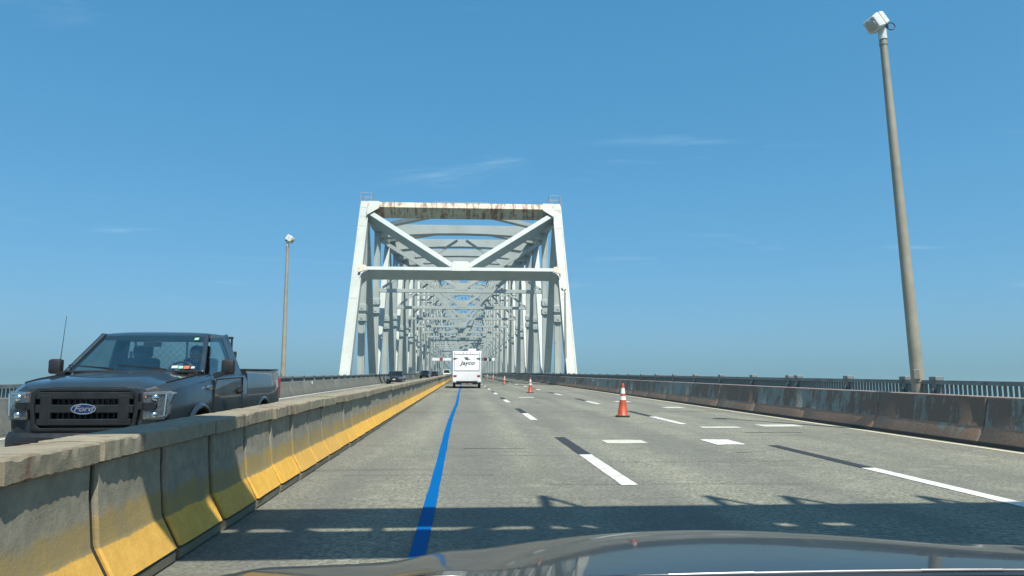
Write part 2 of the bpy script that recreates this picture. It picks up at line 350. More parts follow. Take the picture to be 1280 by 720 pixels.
def tag(o, label=None, cat=None, group=None, kind=None):
    for k, v in (('label', label), ('category', cat), ('group', group), ('kind', kind)):
        if v: o[k] = v
    return o
def thing(name, loc, label, cat, group=None, rot=(0, 0, 0)):
    o = bpy.data.objects.new(name, None); C.objects.link(o); o.empty_display_size = 0.2
    o.location = loc; o.rotation_euler = rot
    return tag(o, label, cat, group)
def inst(name, me, parent, loc, rot=(0, 0, 0)):
    o = bpy.data.objects.new(name, me); C.objects.link(o); o.parent = parent; o.location = loc; o.rotation_euler = rot; return o
def copy_tree(o, parent=None):
    c = o.copy(); C.objects.link(c); c.parent = parent
    for ch in list(o.children): copy_tree(ch, c)
    return c
def text_obj(s, size, mat, parent, loc, rot, extrude=0.004, shear=0.0, name='lettering', bold=0.0, xs=1.0):
    cu = bpy.data.curves.new(name, 'FONT'); cu.body = s; cu.size = size; cu.extrude = extrude; cu.shear = shear
    cu.offset = bold; cu.align_x = 'CENTER'; cu.align_y = 'CENTER'; cu.resolution_u = 3
    t = bpy.data.objects.new(name, cu); C.objects.link(t)
    bpy.context.view_layer.update()
    me = bpy.data.meshes.new_from_object(t.evaluated_get(bpy.context.evaluated_depsgraph_get()))
    bpy.data.objects.remove(t); me.materials.clear(); me.materials.append(mat)
    o = bpy.data.objects.new(name, me); C.objects.link(o); o.parent = parent; o.location = loc; o.rotation_euler = rot; o.scale = (xs, 1, 1)
    return o
def boolean_cut(o, cutters):
    """cut the holes now and keep plain meshes"""
    for c in cutters:
        md = o.modifiers.new('cut', 'BOOLEAN'); md.object = c; md.operation = 'DIFFERENCE'; md.solver = 'EXACT'
    bpy.context.view_layer.update()
    me = bpy.data.meshes.new_from_object(o.evaluated_get(bpy.context.evaluated_depsgraph_get()))
    o.modifiers.clear(); o.data = me
    for c in cutters: bpy.data.objects.remove(c)
    me.polygons.foreach_set('use_smooth', [True] * len(me.polygons)); me.set_sharp_from_angle(angle=R(28)); me.update()

# ------------------------------------------------------------------ setting: water, road, markings
wm = MB(); N = 24; ext = 30000.0
wm.add([(-ext, -ext, -62), (ext, -ext, -62), (ext, ext, -62), (-ext, ext, -62)], [(0, 1, 2, 3)])
tag(wm.build('river_water', M['water']), kind='structure')

YS = [-40 + 8 * i for i in range(112)]
rb = MB()
vs = []; fs = []
for y in YS: vs += [(-10.0, y, G(y)), (10.0, y, G(y))]
for i in range(len(YS) - 1): fs.append((2 * i, 2 * i + 1, 2 * i + 3, 2 * i + 2))
rb.add(vs, fs); road = tag(rb.build('road', M['road']), kind='structure')
sb = MB(); secs = []
for y in YS: secs.append([(-10.55, y, G(y) - 0.012), (10.55, y, G(y) - 0.012), (10.55, y, G(y) - 0.65), (-10.55, y, G(y) - 0.65)])
sb.loft(secs); tag(sb.build('deck_slab', M['slab'], road), kind='structure')

def strip(pts, width, h=0.004):
    """flat painted strip on the road along (x, y) points"""
    b = MB(); vs = []
    for i, (x, y) in enumerate(pts):
        ww = width(i) if callable(width) else width
        vs += [(x - ww / 2, y, G(y) + h), (x + ww / 2, y, G(y) + h)]
    return b.add(vs, [(2 * i, 2 * i + 1, 2 * i + 3, 2 * i + 2) for i in range(len(pts) - 1)])
def dash_mesh(name, length, mat, wdt=0.19, seed=0):
    r = random.Random(seed); b = MB(); n = 8; vs = []
    for i in range(n + 1):
        y = length * i / n
        vs += [(-wdt / 2 - r.uniform(0, 0.008), y, 0), (wdt / 2 + r.uniform(0, 0.008), y, 0)]
    return b.add(vs, [(2 * i, 2 * i + 1, 2 * i + 3, 2 * i + 2) for i in range(n)]).mesh(name, mat)
dash = dash_mesh('lane_dash', 3.3, M['white']); stripe = dash_mesh('contrast_stripe', 3.25, M['black'], 0.20, 3)
for x0, y0 in ((1.985, 9.0), (5.70, 7.1)):
    for k in range(-2, 30):
        y = y0 + 12.19 * k
        inst('lane_dash', dash, road, (x0, y, G(y) + 0.006), (SLOPE, 0, 0))
        inst('contrast_stripe', stripe, road, (x0, y + 3.315, G(y + 3.315) + 0.006), (SLOPE, 0, 0))
for k in range(-1, 24):
    y = 8.0 + 12.19 * k
    inst('lane_dash', dash, road, (-6.1, y, G(y) + 0.006), (SLOPE, 0, 0))
def wob(x0, amp, step, y0, y1, seed):
    r = random.Random(seed); p = []; y = y0
    while y <= y1: p.append((x0 + r.uniform(-amp, amp), y)); y += step * (1 if y < 60 else 3)
    return p
strip(wob(9.30, 0.012, 1.5, -20, 560, 1), 0.13, 0.005).build('edge_line', M['cream'], road)
strip(wob(-9.12, 0.012, 1.5, -20, 560, 2), 0.13, 0.005).build('edge_line', M['white'], road)
bl = [(-0.35 + 0.02 * math.sin(y * 0.23) + (0.055 if y > 20 else 0.0) * min(1, (y - 20) / 20) , y) for y in [-6 + 0.6 * i for i in range(60)]] + [(-0.29 + 0.02 * math.sin(y * 0.1), y) for y in range(31, 330, 3)]
rr = random.Random(4)
strip(bl, lambda i: 0.122 + rr.uniform(-0.008, 0.008), 0.008).build('blue_line', M['blue'], road)
for (x0, x1, y0, y1, mt) in ((2.72, 3.50, 14.15, 14.85, 'faded'), (4.70, 5.27, 13.85, 14.86, 'white'), (5.78, 6.75, 17.9, 18.35, 'faded'), (7.45, 8.5, 18.3, 19.0, 'faded'), (7.6, 8.35, 27.8, 28.7, 'faded'), (6.9, 7.6, 33.5, 34.6, 'faded'), (2.9, 3.7, 39.2, 40.2, 'faded')):
    r = random.Random(int(x0 * 100)); b = MB(); vs = []
    for i in range(7):
        x = x0 + (x1 - x0) * i / 6; a = r.uniform(-0.06, 0.06)
        vs += [(x, y0 + a, G(y0) + 0.007), (x, y1 + r.uniform(-0.06, 0.06), G(y1) + 0.007)]
    b.add(vs, [(2 * i, 2 * i + 2, 2 * i + 3, 2 * i + 1) for i in range(6)]).build('worn_paint_mark', M[mt], road)
def crack(x0, x1, y, wd, seed):
    r = random.Random(seed); b = MB(); vs = []; n = int((x1 - x0) / 0.35) + 2; o = 0
    for i in range(n):
        x = x0 + (x1 - x0) * i / (n - 1); o = max(-0.12, min(0.12, o + r.uniform(-0.03, 0.03))); ww = wd * r.uniform(0.5, 1.15)
        vs += [(x, y + o - ww / 2, G(y) + 0.0035), (x, y + o + ww / 2, G(y) + 0.0035)]
    b.add(vs, [(2 * i, 2 * i + 2, 2 * i + 3, 2 * i + 1) for i in range(n - 1)]).build('joint_seal', M['seal'], road)
for i, (a, b_, y, wd) in enumerate(((-1.95, 9.4, 25.4, 0.17), (0.1, 9.4, 15.9, 0.02), (-1.2, 1.6, 12.2, 0.018), (2.1, 6.0, 11.3, 0.02), (-1.9, 9.4, 37.6, 0.16), (-1.9, 9.4, 49.9, 0.2), (-9.4, -2.8, 25.4, 0.17), (-9.4, -2.8, 49.9, 0.2), (0.0, 1.1, 13.4, 0.05), (5.9, 9.2, 20.6, 0.03), (-1.9, 9.4, 62.2, 0.25), (-1.6, 0.4, 10.0, 0.016), (1.0, 4.2, 9.1, 0.014), (-1.8, 9.3, 74.5, 0.3), (6.3, 7.6, 16.6, 0.09), (4.6, 5.1, 12.5, 0.06))):
    crack(a, b_, y, wd, i)

# ------------------------------------------------------------------ movable barrier between the traffic directions
XB = -2.305
mbar = thing('movable_barrier', (XB, 1.0, G(1.0)), 'long movable barrier of hinged concrete segments, grey with yellow painted base, between the opposing lanes', 'barrier')
prof = [(0.27, 0.0), (0.288, 0.012), (0.292, 0.072), (0.262, 0.078), (0.262, 0.092), (0.30, 0.098), (0.190, 0.302), (0.178, 0.33), (0.150, 0.62), (0.147, 0.795)]
def seg_mesh(seed):
    r = random.Random(seed); b = MB(); ring = prof + [(-x, z) for x, z in reversed(prof)]
    L = 0.470; secs = []
    for y, k in ((-L, 0.016), (-L + 0.014, 0.0), (-0.2, 0), (0.2, 0), (L - 0.02, 0.0), (L, 0.028)):
        secs.append([(x - math.copysign(k if z > 0.09 else k * 0.25, x) + r.uniform(-0.003, 0.003), y, z) for x, z in ring])
    return b.loft(secs).mesh('barrier_segment', M['barrier'], 35)
def cap_mesh(seed):
    r = random.Random(seed); b = MB(); secs = []; n = 44
    hw = 0.197; z0, z1 = 0.802, 0.93
    for i in range(n + 1):
        y = -0.494 + 0.988 * i / n; e = 0.016 if i in (0, n) else 0.0
        ns = lambda q, a: a * (0.4 * noise.noise(Vector((y * 6 + seed * 3.7, q * 2.3, seed))) + 0.8 * noise.noise(Vector((y * 19 + seed * 3.7, q * 4.3, seed))))
        ch = 0.010 + max(0, noise.noise(Vector((y * 7, seed * 1.7, 5.0))) - 0.2) * 0.035
        chl = 0.010 + max(0, noise.noise(Vector((y * 7, seed * 2.9, 9.0))) - 0.2) * 0.035
        t = z1 + ns(1, 0.004)
        secs.append([(hw - e - 0.03 + ns(2, 0.01), y, z0 + ns(3, 0.006)), (hw - e + ns(4, 0.008), y, z0 + 0.012 + ns(5, 0.009)), (hw - e + ns(6, 0.007), y, (z0 + z1) / 2), (hw - e + ns(7, 0.007), y, t - ch), (hw - e - ch * 0.8, y, t - e * 0.3), (0.0, y, t + 0.003),
                     (-hw + e + chl * 0.8, y, t - e * 0.3), (-hw + e + ns(8, 0.01), y, t - chl), (-hw + e + ns(9, 0.012), y, (z0 + z1) / 2), (-hw + e + ns(10, 0.012), y, z0 + 0.012 + ns(11, 0.009)), (-hw + e + 0.03, y, z0)])
    return b.loft(secs).mesh('cap', M['cap'], 30)
segs = [seg_mesh(i) for i in range(4)]; caps = [cap_mesh(i) for i in range(9)]
hr_ = [(x - 0.024, z) for x, z in prof if z > 0.05]; hr_ = hr_ + [(-x, z) for x, z in reversed(hr_)]
gap_slab = MB().loft([[(x, y, z) for x, z in hr_] for y in (-0.029, 0.029)]).mesh('joint_shade_slab', M['gapshade'])  # dark slab filling each joint, in place of the shade in the gap
for i in range(0, 150):
    y = 1.15 + 1.0 * i
    s = inst('barrier_segment', segs[(i * 7 + i // 5) % 4], mbar, (rnd.uniform(-0.008, 0.008), y - 1.0, G(y) - G(1.0) + 0.002), (SLOPE, 0, rnd.uniform(-0.010, 0.010)))
    inst('cap', caps[(i * 5 + i // 4) % 9], s, (rnd.uniform(-0.012, 0.012), 0, rnd.uniform(-0.006, 0.006)), (rnd.uniform(-0.01, 0.01), rnd.uniform(-0.012, 0.012), rnd.uniform(-0.014, 0.014)))
    if i < 60: inst('joint_shade_slab', gap_slab, s, (0, 0.5, 0))
fb = MB(); ring = prof + [(0.205, 0.802), (0.205, 0.925)]; ring = ring + [(-x, z) for x, z in reversed(ring)]
fb.loft([[(XB + x, y, G(y) + z) for x, z in ring] for y in [150.66 + 10 * i for i in range(50)]])
tag(fb.build('barrier_far_run', M['barrier'], mbar, base=(XB, 1.0, G(1.0))), kind='stuff')

# ------------------------------------------------------------------ side parapets (wall panels) and railings
def parapet_panel(sgn, H, L, mat, name, seed):
    p = [(0.0, 0.0), (0.0, 0.075), (0.15, 0.345), (0.262, H - 0.012), (0.275, H), (0.40, H), (0.42, H - 0.015), (0.45, 0.0)]
    b = MB(); r = random.Random(seed); secs = []
    for y, e in ((-L / 2, 0.018), (-L / 2 + 0.03, 0), (-L / 4, 0), (0, 0), (L / 4, 0), (L / 2 - 0.03, 0), (L / 2, 0.018)):
        secs.append([(sgn * (x + (e if 0 < i < 4 else 0) + (r.uniform(-0.004, 0.004) if 1 < i < 4 else 0)), y, z - (e * 0.5 if z > 0.5 else 0)) for i, (x, z) in enumerate(p)])
    return b.loft(secs).mesh(name, mat, 30)
def parapet(name, x0, sgn, H, mat, y0, label, sub):
    L = 3.62; t = thing(name, (x0, y0, G(y0)), label, 'barrier')
    ms = [parapet_panel(sgn, H, L - 0.012, mat, 'wall_panel', i) for i in range(3)]
    n = 110
    for i in range(n):
        y = y0 + L * (i + 0.5)
        inst('wall_panel', ms[i % 3], t, (rnd.uniform(-0.012, 0.012), y - y0, G(y) - G(y0) + 0.001), (SLOPE, 0, rnd.uniform(-0.003, 0.003)))
    return t
par_r = parapet('roadside_barrier', 9.50, 1, 0.90, M['panel'], 13.5 - 3.62 * 4, 'rust streaked brown and slate barrier wall along the right shoulder', 'r')
par_l = parapet('concrete_parapet', -9.45, -1, 0.77, M['parapet'], 42.12 - 3.62 * 12, 'plain grey concrete parapet wall along the far left lane', 'l')
# white reflector posts on the walls
mk = MB().cbox((0, 0, 0.06), (0.05, 0.34, 0.72), 0.01)
for (t, x, y, H) in ((par_r, 9.73, 56.0, 0.5), (par_l, -9.66, 48.6, 0.45)):
    b = MB(); b.box((x, y, G(y) + H), (0.03, 0.30, 0.55)); b.build('pale_marker', M['signwhite'], t, base=t.location, bevel=0.006)

def railing(name, x, sgn, top, posts, y0, y1, label):
    t = thing(name, (x, y0, G(y0)), label, 'railing'); g0 = G(y0)
    pm = MB(); pm.cbox((0, 0, top / 2), (0.13, 0.16, top), 0.012); pm.cbox((0, 0, top + 0.045), (0.19, 0.24, 0.085), 0.012)
    pm.cbox((-sgn * 0.09, 0, top - 0.30), (0.07, 0.11, 0.26), 0.01)
    pm = pm.mesh('post', M['rail'])
    for y in posts: inst('post', pm, t, (0, y - y0, G(y) - g0))
    ys = [y0 + (y1 - y0) * i / 60 for i in range(61)]
    for nm, z, ww, hh in (('top_rail', top - 0.035, 0.13, 0.085), ('bottom_rail', 0.45, 0.10, 0.06)):
        MB().loft([[(x - ww / 2, y, G(y) + z - hh / 2), (x + ww / 2, y, G(y) + z - hh / 2), (x + ww / 2, y, G(y) + z + hh / 2), (x - ww / 2, y, G(y) + z + hh / 2)] for y in ys]).build(nm, M['rail'], t, base=t.location)
    bm_ = MB().box((0, 0, (top - 0.08 + 0.48) / 2), (0.055, 0.026, top - 0.08 - 0.48)).mesh('baluster', M['rail'])
    rest = MB(); y = y0 + 0.1; k = 0
    while y < y1:
        if k < 300: inst('baluster', bm_, t, (0, y - y0, G(y) - g0))
        elif y < 160: rest.box((x, y, G(y) + (top + 0.40) / 2), (0.055, 0.026, top - 0.56))
        y += 0.142; k += 1
    if rest.v: tag(rest.build('far_balusters', M['rail'], t, base=t.location), kind='stuff')
    return t
pr = [9.9, 12.5, 15.63, 16.75, 19.34, 22.34, 22.96] + [25.91 + 3.32 * i for i in range(60)]
railing('bridge_railing', 10.22, 1, 1.17, pr, 9.5, 330, 'dark steel railing with posts and balusters behind the rusty barrier on the right')
railing('bridge_railing', -10.18, -1, 1.04, [12.0 + 3.3 * i for i in range(70)], 11.0, 330, 'dark steel railing with balusters behind the grey parapet on the left')

# ------------------------------------------------------------------ street lamps
def lamp(x, y, sgn, label, base_h=0.55, top=9.75, lean=0.0, near=True):
    """sgn: the side of the road it stands on (+1 right); the head looks over the road"""
    t = thing('street_lamp', (x, y, G(y) + base_h), label, 'street lamp', 'street lamps on the bridge')
    h = top - base_h
    ax = Vector((lean, 0, 1)).normalized()
    tp = ax * (h - 0.75)
    MB().tube((0, 0, 0), tp, 0.145, 0.082, 20).build('pole', M['pole'], t, 40)
    b = MB(); b.cbox((0, 0, 0.02), (0.42, 0.42, 0.05), 0.008)
    for i, j in ((-1, -1), (1, -1), (1, 1), (-1, 1)): b.tube((0.15 * i, 0.15 * j, 0.03), (0.15 * i, 0.15 * j, 0.10), 0.022, n=6)
    b.build('base_plate', M['pole'], t)
    MB().tube(tp - ax * 0.02, tp + ax * 0.26, 0.097, 0.094, 20).build('collar', M['head'], t, 40)
    for f_ in (0.07, 0.985): c_ = ax * ((h - 0.75) * f_); r_ = 0.145 + (0.082 - 0.145) * f_; MB().tube(c_ - ax * 0.03, c_ + ax * 0.03, r_ + 0.012, r_ + 0.012, 20).build('pole_band', M['pole'], t, 40)
    MB().cbox((-0.10, -0.115, 0.75), (0.12, 0.06, 0.22), 0.01, rot=Matrix.Rotation(R(-40), 3, 'Z')).build('hand_hole_cover', M['pole'], t)
    hc = tp + ax * 0.42 + Vector((-sgn * 0.10, 0, 0))
    d = Vector((-sgn * 0.80, -0.30, -0.52)).normalized()      # where the lens looks
    fwd = -d; side = Vector((0, 1, 0)); side = (side - fwd * side.dot(fwd)).normalized(); up = fwd.cross(side)
    def ring(o, s): return [hc + fwd * o + side * (a * s * 0.70) + up * (q * s * 0.66) for a, q in ((-1, -0.84), (-0.84, -1), (0.84, -1), (1, -0.84), (1, 0.84), (0.84, 1), (-0.84, 1), (-1, 0.84))]
    MB().loft([ring(-0.24, 0.235), ring(-0.21, 0.255), ring(-0.06, 0.285), ring(-0.045, 0.285)]).build('lamp_housing', M['head'], t, 30)
    MB().loft([ring(-0.038, 0.282), ring(0.15, 0.245), ring(0.18, 0.20)]).build('ballast_box', M['head'], t, 30)
    MB().loft([ring(-0.046, 0.292), ring(-0.036, 0.292)]).build('seam_gasket', M['darkmetal'], t)
    b = MB(); pr_ = [(0.148, 0.0), (0.144, 0.025), (0.115, 0.052), (0.065, 0.07), (0.002, 0.076)]
    b.lathe(pr_, 20, hc + d * 0.235, d); b.build('lamp_lens', M['lens'], t, 60)
    b = MB(); b.beam(tp + ax * 0.24, hc + fwd * 0.0 - up * 0.1, 0.11, 0.05, (0, 1, 0)); b.box(tp + ax * 0.30, (0.26, 0.16, 0.06)); b.build('bracket', M['darkmetal'], t)
    if near:
        pts = [tp + ax * 0.30 + Vector((sgn * (0.10 + 0.10 - 0.10 * math.cos(a)), -0.05, -0.09 * math.sin(a) + 0.0)) for a in [2 * math.pi * i / 14 for i in range(15)]]
        MB().path(pts, 0.012, 6).build('loop_cable', M['blackplastic'], t)
    return t
lamp(10.18, 16.2, 1, 'tall tapered street lamp with pale box head, the largest, behind the rusty right barrier', lean=-0.030, top=10.02)
lamp(-10.35, 43.7, -1, 'street lamp standing behind the grey left parapet beyond the pickup', top=9.45, lean=-0.006, near=False)
lamp(10.24, 75.0, 1, 'distant street lamp in front of the right end post of the bridge truss', top=10.2, lean=0.0, near=False)

# ------------------------------------------------------------------ truss bridge
XC = -0.45; HW = 11.2; P = 13.0; Y1 = 85.6; HL = -2.6
KT = 18                                         # panel of the tower
def top_h(k):
    if k <= 6: return 20.2 + 0.12 * k + 0.10 * k * k
    if k <= KT: return 24.52 + (k - 6) * 1.75
    if k <= KT + 10: return 45.52 - (k - KT) * 2.2
    return 23.9
def U(k, s): y = Y1 + P * k; return Vector((XC + s * HW, y, G(y) + top_h(k)))
def Ld(k, s): y = Y1 + P * k; return Vector((XC + s * HW, y, G(y) + HL))
def at_h(k, s, h): y = Y1 + P * k; return Vector((XC + s * HW, y, G(y) + h))
br0 = Vector((XC, Y1 - P, G(Y1 - P) + HL))
tb = thing('truss_bridge', br0, 'pale green white steel cantilever truss bridge with rust stained portal spanning the road', 'bridge')
def part(name, b, mat='steel', parent=None, bevel=0.0):
    return b.build(name, M[mat], parent or tb, base=br0 if parent is None else (0, 0, 0), bevel=bevel)
def box_member(b, a, c, wx, d, side=(1, 0, 0)): b.beam(a, c, wx, d, side); return b
# portal frame in the sloping plane of the end posts
for s in (-1, 1):
    a = Ld(-1, s); c = U(0, s); ep = MB().beam(a, c, 0.98, 1.15); t_ = (c - a).normalized()
    ep.beam(c - t_ * 0.3, c + t_ * 0.75 + Vector((0, -0.0, 0)), 1.02, 1.2)
    o = part('end_post', ep, 'steel_worn', bevel=0.03)
    fl = MB(); un = Vector((1, 0, 0)).cross(t_); un = un if un.y < 0 else -un
    for q in (-1, 1): fl.beam(a + un * 0.60 + Vector((q * 0.45, 0, 0)), c + un * 0.60 + Vector((q * 0.45, 0, 0)), 0.13, 0.05)
    part('edge_angle', fl, 'steel_worn')
    # cover plates and rivet bands on the end post
    u_ = Vector((1, 0, 0)).cross(t_)
    f = -1 if u_.y > 0 else 1
    for q, hh in ((0.955, 0.9), (0.885, 0.16), (0.5, 0.12)):
        p = a.lerp(c, q) + u_ * (f * 0.585); pb = MB().beam(p - t_ * hh / 2, p + t_ * hh / 2, 1.0, 0.03); part('splice_plate', pb, 'steel_worn')
ax = (U(0, 1) - Ld(-1, 1)).normalized(); nrm = Vector((1, 0, 0)).cross(ax)          # across the portal plane
if nrm.y > 0: nrm = -nrm
def on_post(h, s):
    a = Ld(-1, s); c = U(0, s); q = (h - HL) / (top_h(0) - HL); return a.lerp(c, q)
pt = MB(); a = on_post(top_h(0) - 0.1, -1); c = on_post(top_h(0) - 0.1, 1); pt.beam(a + Vector((0.5, 0, 0)), c - Vector((0.5, 0, 0)), 0.80, 1.9, ax); part('portal_top_strut', pt, 'steel_rust', bevel=0.02)
hs = 12.05
pt = MB(); a = on_post(hs, -1); c = on_post(hs, 1); pt.beam(a + Vector((0.45, 0, 0)), c - Vector((0.45, 0, 0)), 0.46, 1.75, ax); part('portal_strut', pt, 'steel', bevel=0.02)
mid = (a + c) / 2
for s in (-1, 1):
    hb = MB(); e = on_post(hs, s) - Vector((s * 0.45, 0, 0)) - ax * 0.27
    hb.prism([e, e - Vector((s * 0.75, 0, 0)), e - Vector((s * 0.35, 0, 0)) - ax * 0.22, e - Vector((s * 0.12, 0, 0)) - ax * 0.5, e - ax * 0.9], nrm * 0.86, nrm * -0.86); part('knee_bracket', hb, 'steel')
    pd = MB(); pd.beam(on_post(top_h(0) - 0.85, s) - Vector((s * 0.45, 0, 0)), mid + ax * 0.55 + Vector((s * 0.9, 0, 0)), 0.60, 1.5, ax); part('portal_brace', pd, 'steel', bevel=0.02)
    gp = MB(); e = on_post(top_h(0) - 0.1, s)
    gp.prism([e + Vector((-s * 0.4, 0, 0)) + ax * 0.5, e + Vector((-s * 1.7, 0, 0)) + ax * 0.5, e + Vector((-s * 1.7, 0, 0)) - ax * 0.6, e + Vector((-s * 0.4, 0, 0)) - ax * 1.7], nrm * 0.96, nrm * 0.99); part('gusset_plate', gp, 'steel_worn')
    gp = MB(); e = on_post(hs, s); gp.prism([e + Vector((-s * 0.2, 0, 0)) + ax * 0.6, e + Vector((-s * 1.0, 0, 0)) + ax * 0.32, e + Vector((-s * 1.0, 0, 0)) - ax * 0.32, e + Vector((-s * 0.2, 0, 0)) - ax * 0.6], nrm * 0.89, nrm * 0.92); part('gusset_plate', gp, 'steel_rust')
gp = MB(); gp.prism([mid + Vector((-1.0, 0, 0)) - ax * 0.30, mid + Vector((1.0, 0, 0)) - ax * 0.30, mid + Vector((1.0, 0, 0)) + ax * 0.75, mid + Vector((0.75, 0, 0)) + ax * 1.05, mid + Vector((-0.75, 0, 0)) + ax * 1.05, mid + Vector((-1.0, 0, 0)) + ax * 0.75], nrm * 0.89, nrm * 0.92); part('gusset_plate', gp, 'steel_worn')
# hand railings on top of the portal
for s in (-1, 1):
    b = MB(); e = U(0, s) + Vector((0, 0, 0.75)); x0, x1 = e.x - 0.55, e.x + 0.55; inw = -s
    pts = [(e.x + s * 0.5, e.y - 0.3), (e.x - s * 0.75, e.y - 0.3), (e.x - s * 0.75, e.y + 2.2), (e.x + s * 0.5, e.y + 2.2)]
    for i, (x, y) in enumerate(pts): b.tube((x, y, e.z - 0.6), (x, y, e.z + 1.15), 0.035, n=6)
    for z in (0.6, 1.12):
        for i in range(4): p, q = pts[i], pts[(i + 1) % 4]; b.tube((p[0], p[1], e.z + z), (q[0], q[1], e.z + z), 0.03, n=6)
    part('access_railing', b, 'signback')
b = MB(); yy = Y1 + 1.2; zz = G(yy) + top_h(0) + 0.65
for i in range(11): x = XC - 2.9 + 0.6 * i; b.tube((x, yy, zz - 0.4), (x, yy, zz + 0.62), 0.022, n=5)
for z in (0.3, 0.6): b.tube((XC - 3.1, yy, zz + z), (XC + 3.1, yy, zz + z), 0.028, n=6)
b.box((XC, yy, zz + 0.02), (6.2, 0.7, 0.12)); part('catwalk', b, 'signback')

def collars(v, k, s):
    """pair of splice boxes strapped round a vertical"""
    h0 = {0: 8.6, 1: 10.5, 2: 9.2}.get(k, 10.4 if k % 2 else 9.3)
    for h in (h0, h0 - 1.15):
        p = at_h(k, s, h) - br0; b = MB()
        b.cbox(p, (0.94, 1.35, 0.82), 0.06); b.box(p + Vector((0, -0.69, -0.02)), (0.22, 0.08, 0.22))
        b.build('splice_box', M['steel'], v)
NEAR = KT
far = MB()
for k in range(0, 40):
    near = k <= NEAR
    for s in (-1, 1):
        top = U(k, s); bot = Ld(k, s)
        wv = 0.70 if k else 0.66
        if near:
            b = MB(); hsplit = {0: 8.6, 1: 10.5, 2: 9.2}.get(k, 10.4 if k % 2 else 9.3)
            b.beam(bot, at_h(k, s, hsplit - 1.2), wv, 0.8); b.beam(at_h(k, s, hsplit - 1.2), top, wv + 0.04, 0.86)
            v = part('vertical', b, 'steel_worn' if (k * 3 + s) % 4 else 'steel'); collars(v, k, s)
            fl = MB()
            for q in (-1, 1): fl.beam(bot + Vector((q * 0.31, -0.42, 0)), at_h(k, s, hsplit - 1.2) + Vector((q * 0.31, -0.42, 0)), 0.12, 0.07); fl.beam(at_h(k, s, hsplit) + Vector((q * 0.33, -0.45, 0)), top + Vector((q * 0.33, -0.45, -0.6)), 0.12, 0.07)
            part('edge_angle', fl, 'steel_worn')
        else: far.beam(bot, top, wv, 0.8)
        # main diagonals: down and away from even panels, up and away from odd ones
        a, c = (U(k, s), Ld(k + 1, s)) if k % 2 == 0 else (Ld(k, s), U(k + 1, s))
        d = MB() if near else far; d.beam(a, c, 0.78, 0.95)
        if near: part('diagonal', d, 'steel' if k % 3 else 'steel_worn')
        d = MB() if near else far; d.beam(U(k, s) + Vector((0, 0, 0)), U(k + 1, s), 0.9, 1.0)
        if near: part('top_chord', d, 'steel')
        d = MB() if near else far; d.beam(Ld(k - 1, s), Ld(k, s), 0.85, 0.9)
        if near: part('bottom_chord', d, 'steel')
        if near:
            g_ = MB()
            e = U(k, s) - Vector((s * 0.47, 0, 0)); g_.prism([e + Vector((0, -1.1, 0.45)), e + Vector((0, 1.1, 0.45)), e + Vector((0, 0.8, -1.5)), e + Vector((0, -0.8, -1.5))], (0.0, 0, 0), (-s * 0.03, 0, 0)); part('gusset_plate', g_, 'steel_worn')
    # top strut: deep, haunched to the ends
    if k >= 1:
        y = Y1 + P * k; h = G(y) + top_h(k); d = MB() if near else far
        xs = [-HW + 0.4, -HW * 0.62, -HW * 0.3, 0, HW * 0.3, HW * 0.62, HW - 0.4]; dep = [1.9, 1.35, 1.15, 1.1, 1.15, 1.35, 1.9]
        d.loft([[(XC + x, y - 0.75, h + 0.45), (XC + x, y + 0.75, h + 0.45), (XC + x, y + 0.75, h + 0.45 - q), (XC + x, y - 0.75, h + 0.45 - q)] for x, q in zip(xs, dep)])
        if near: part('top_strut', d, 'steel')
        # top lateral bracing
        for s in (-1, 1):
            d = MB() if near else far
            d.beam(Vector((XC + s * 0.5, Y1 + P * (k - 1) + 0.3, G(Y1 + P * (k - 1)) + top_h(k - 1) + 0.15)), U(k, s) + Vector((-s * 0.5, -0.8, 0.1)), 0.95, 0.5)
            if near: part('lateral_brace', d, 'steel')

    # sway frames on odd panels (nodes over the bottom joints)
    if k % 2 == 1:
        y = Y1 + P * k; g_ = G(y); hb = 12.05
        d = MB() if near else far; d.beam((XC - HW + 0.35, y, g_ + hb), (XC + HW - 0.35, y, g_ + hb), 0.5, 0.46, (0, 1, 0))
        if near: part('sway_strut', d, 'steel', bevel=0.012)
        d = MB() if near else far
        d.prism([(XC - 0.9, 0, g_ + hb + 0.1), (XC + 0.9, 0, g_ + hb + 0.1), (XC + 0.75, 0, g_ + hb + 1.1), (XC - 0.75, 0, g_ + hb + 1.1)], (0, y - 0.27, 0), (0, y - 0.24, 0))
        if near: part('gusset_plate', d, 'steel_worn')
        H2 = top_h(k) - 1.6
        for s in (-1, 1):
            d = MB() if near else far
            d.beam((XC + s * (HW - 0.4), y, g_ + H2), (XC + s * 0.5, y, g_ + hb + 0.55), 0.5, 0.46, (0, 1, 0))
            if near: part('sway_brace', d, 'steel')
            d = MB() if near else far
            d.beam((XC + s * (HW - 0.5), y + 0.5, g_ + hb + 0.3), (XC + s * 0.6, y + 0.5, g_ + H2 + 0.2), 0.30, 0.30, (0, 1, 0))
            if near: part('cross_stay', d, 'steel')
            if near and top_h(k) > 23:
                d = MB(); hm = hb + (H2 - hb) * 0.5; d.beam((XC + s * (HW - 0.4), y, g_ + hm), (XC + s * HW * 0.5, y, g_ + hm), 0.34, 0.34, (0, 1, 0)); part('sway_tie', d, 'steel')
# floor beams under the deck
for k in range(-1, NEAR + 1):
    y = Y1 + P * k; d = MB(); d.beam((XC - HW + 0.3, y, G(y) - 1.6), (XC + HW - 0.3, y, G(y) - 1.6), 0.5, 1.8, (0, 1, 0)); part('floor_beam', d, 'steel_worn')
tag(part('far_truss', far, 'steel'), kind='stuff')

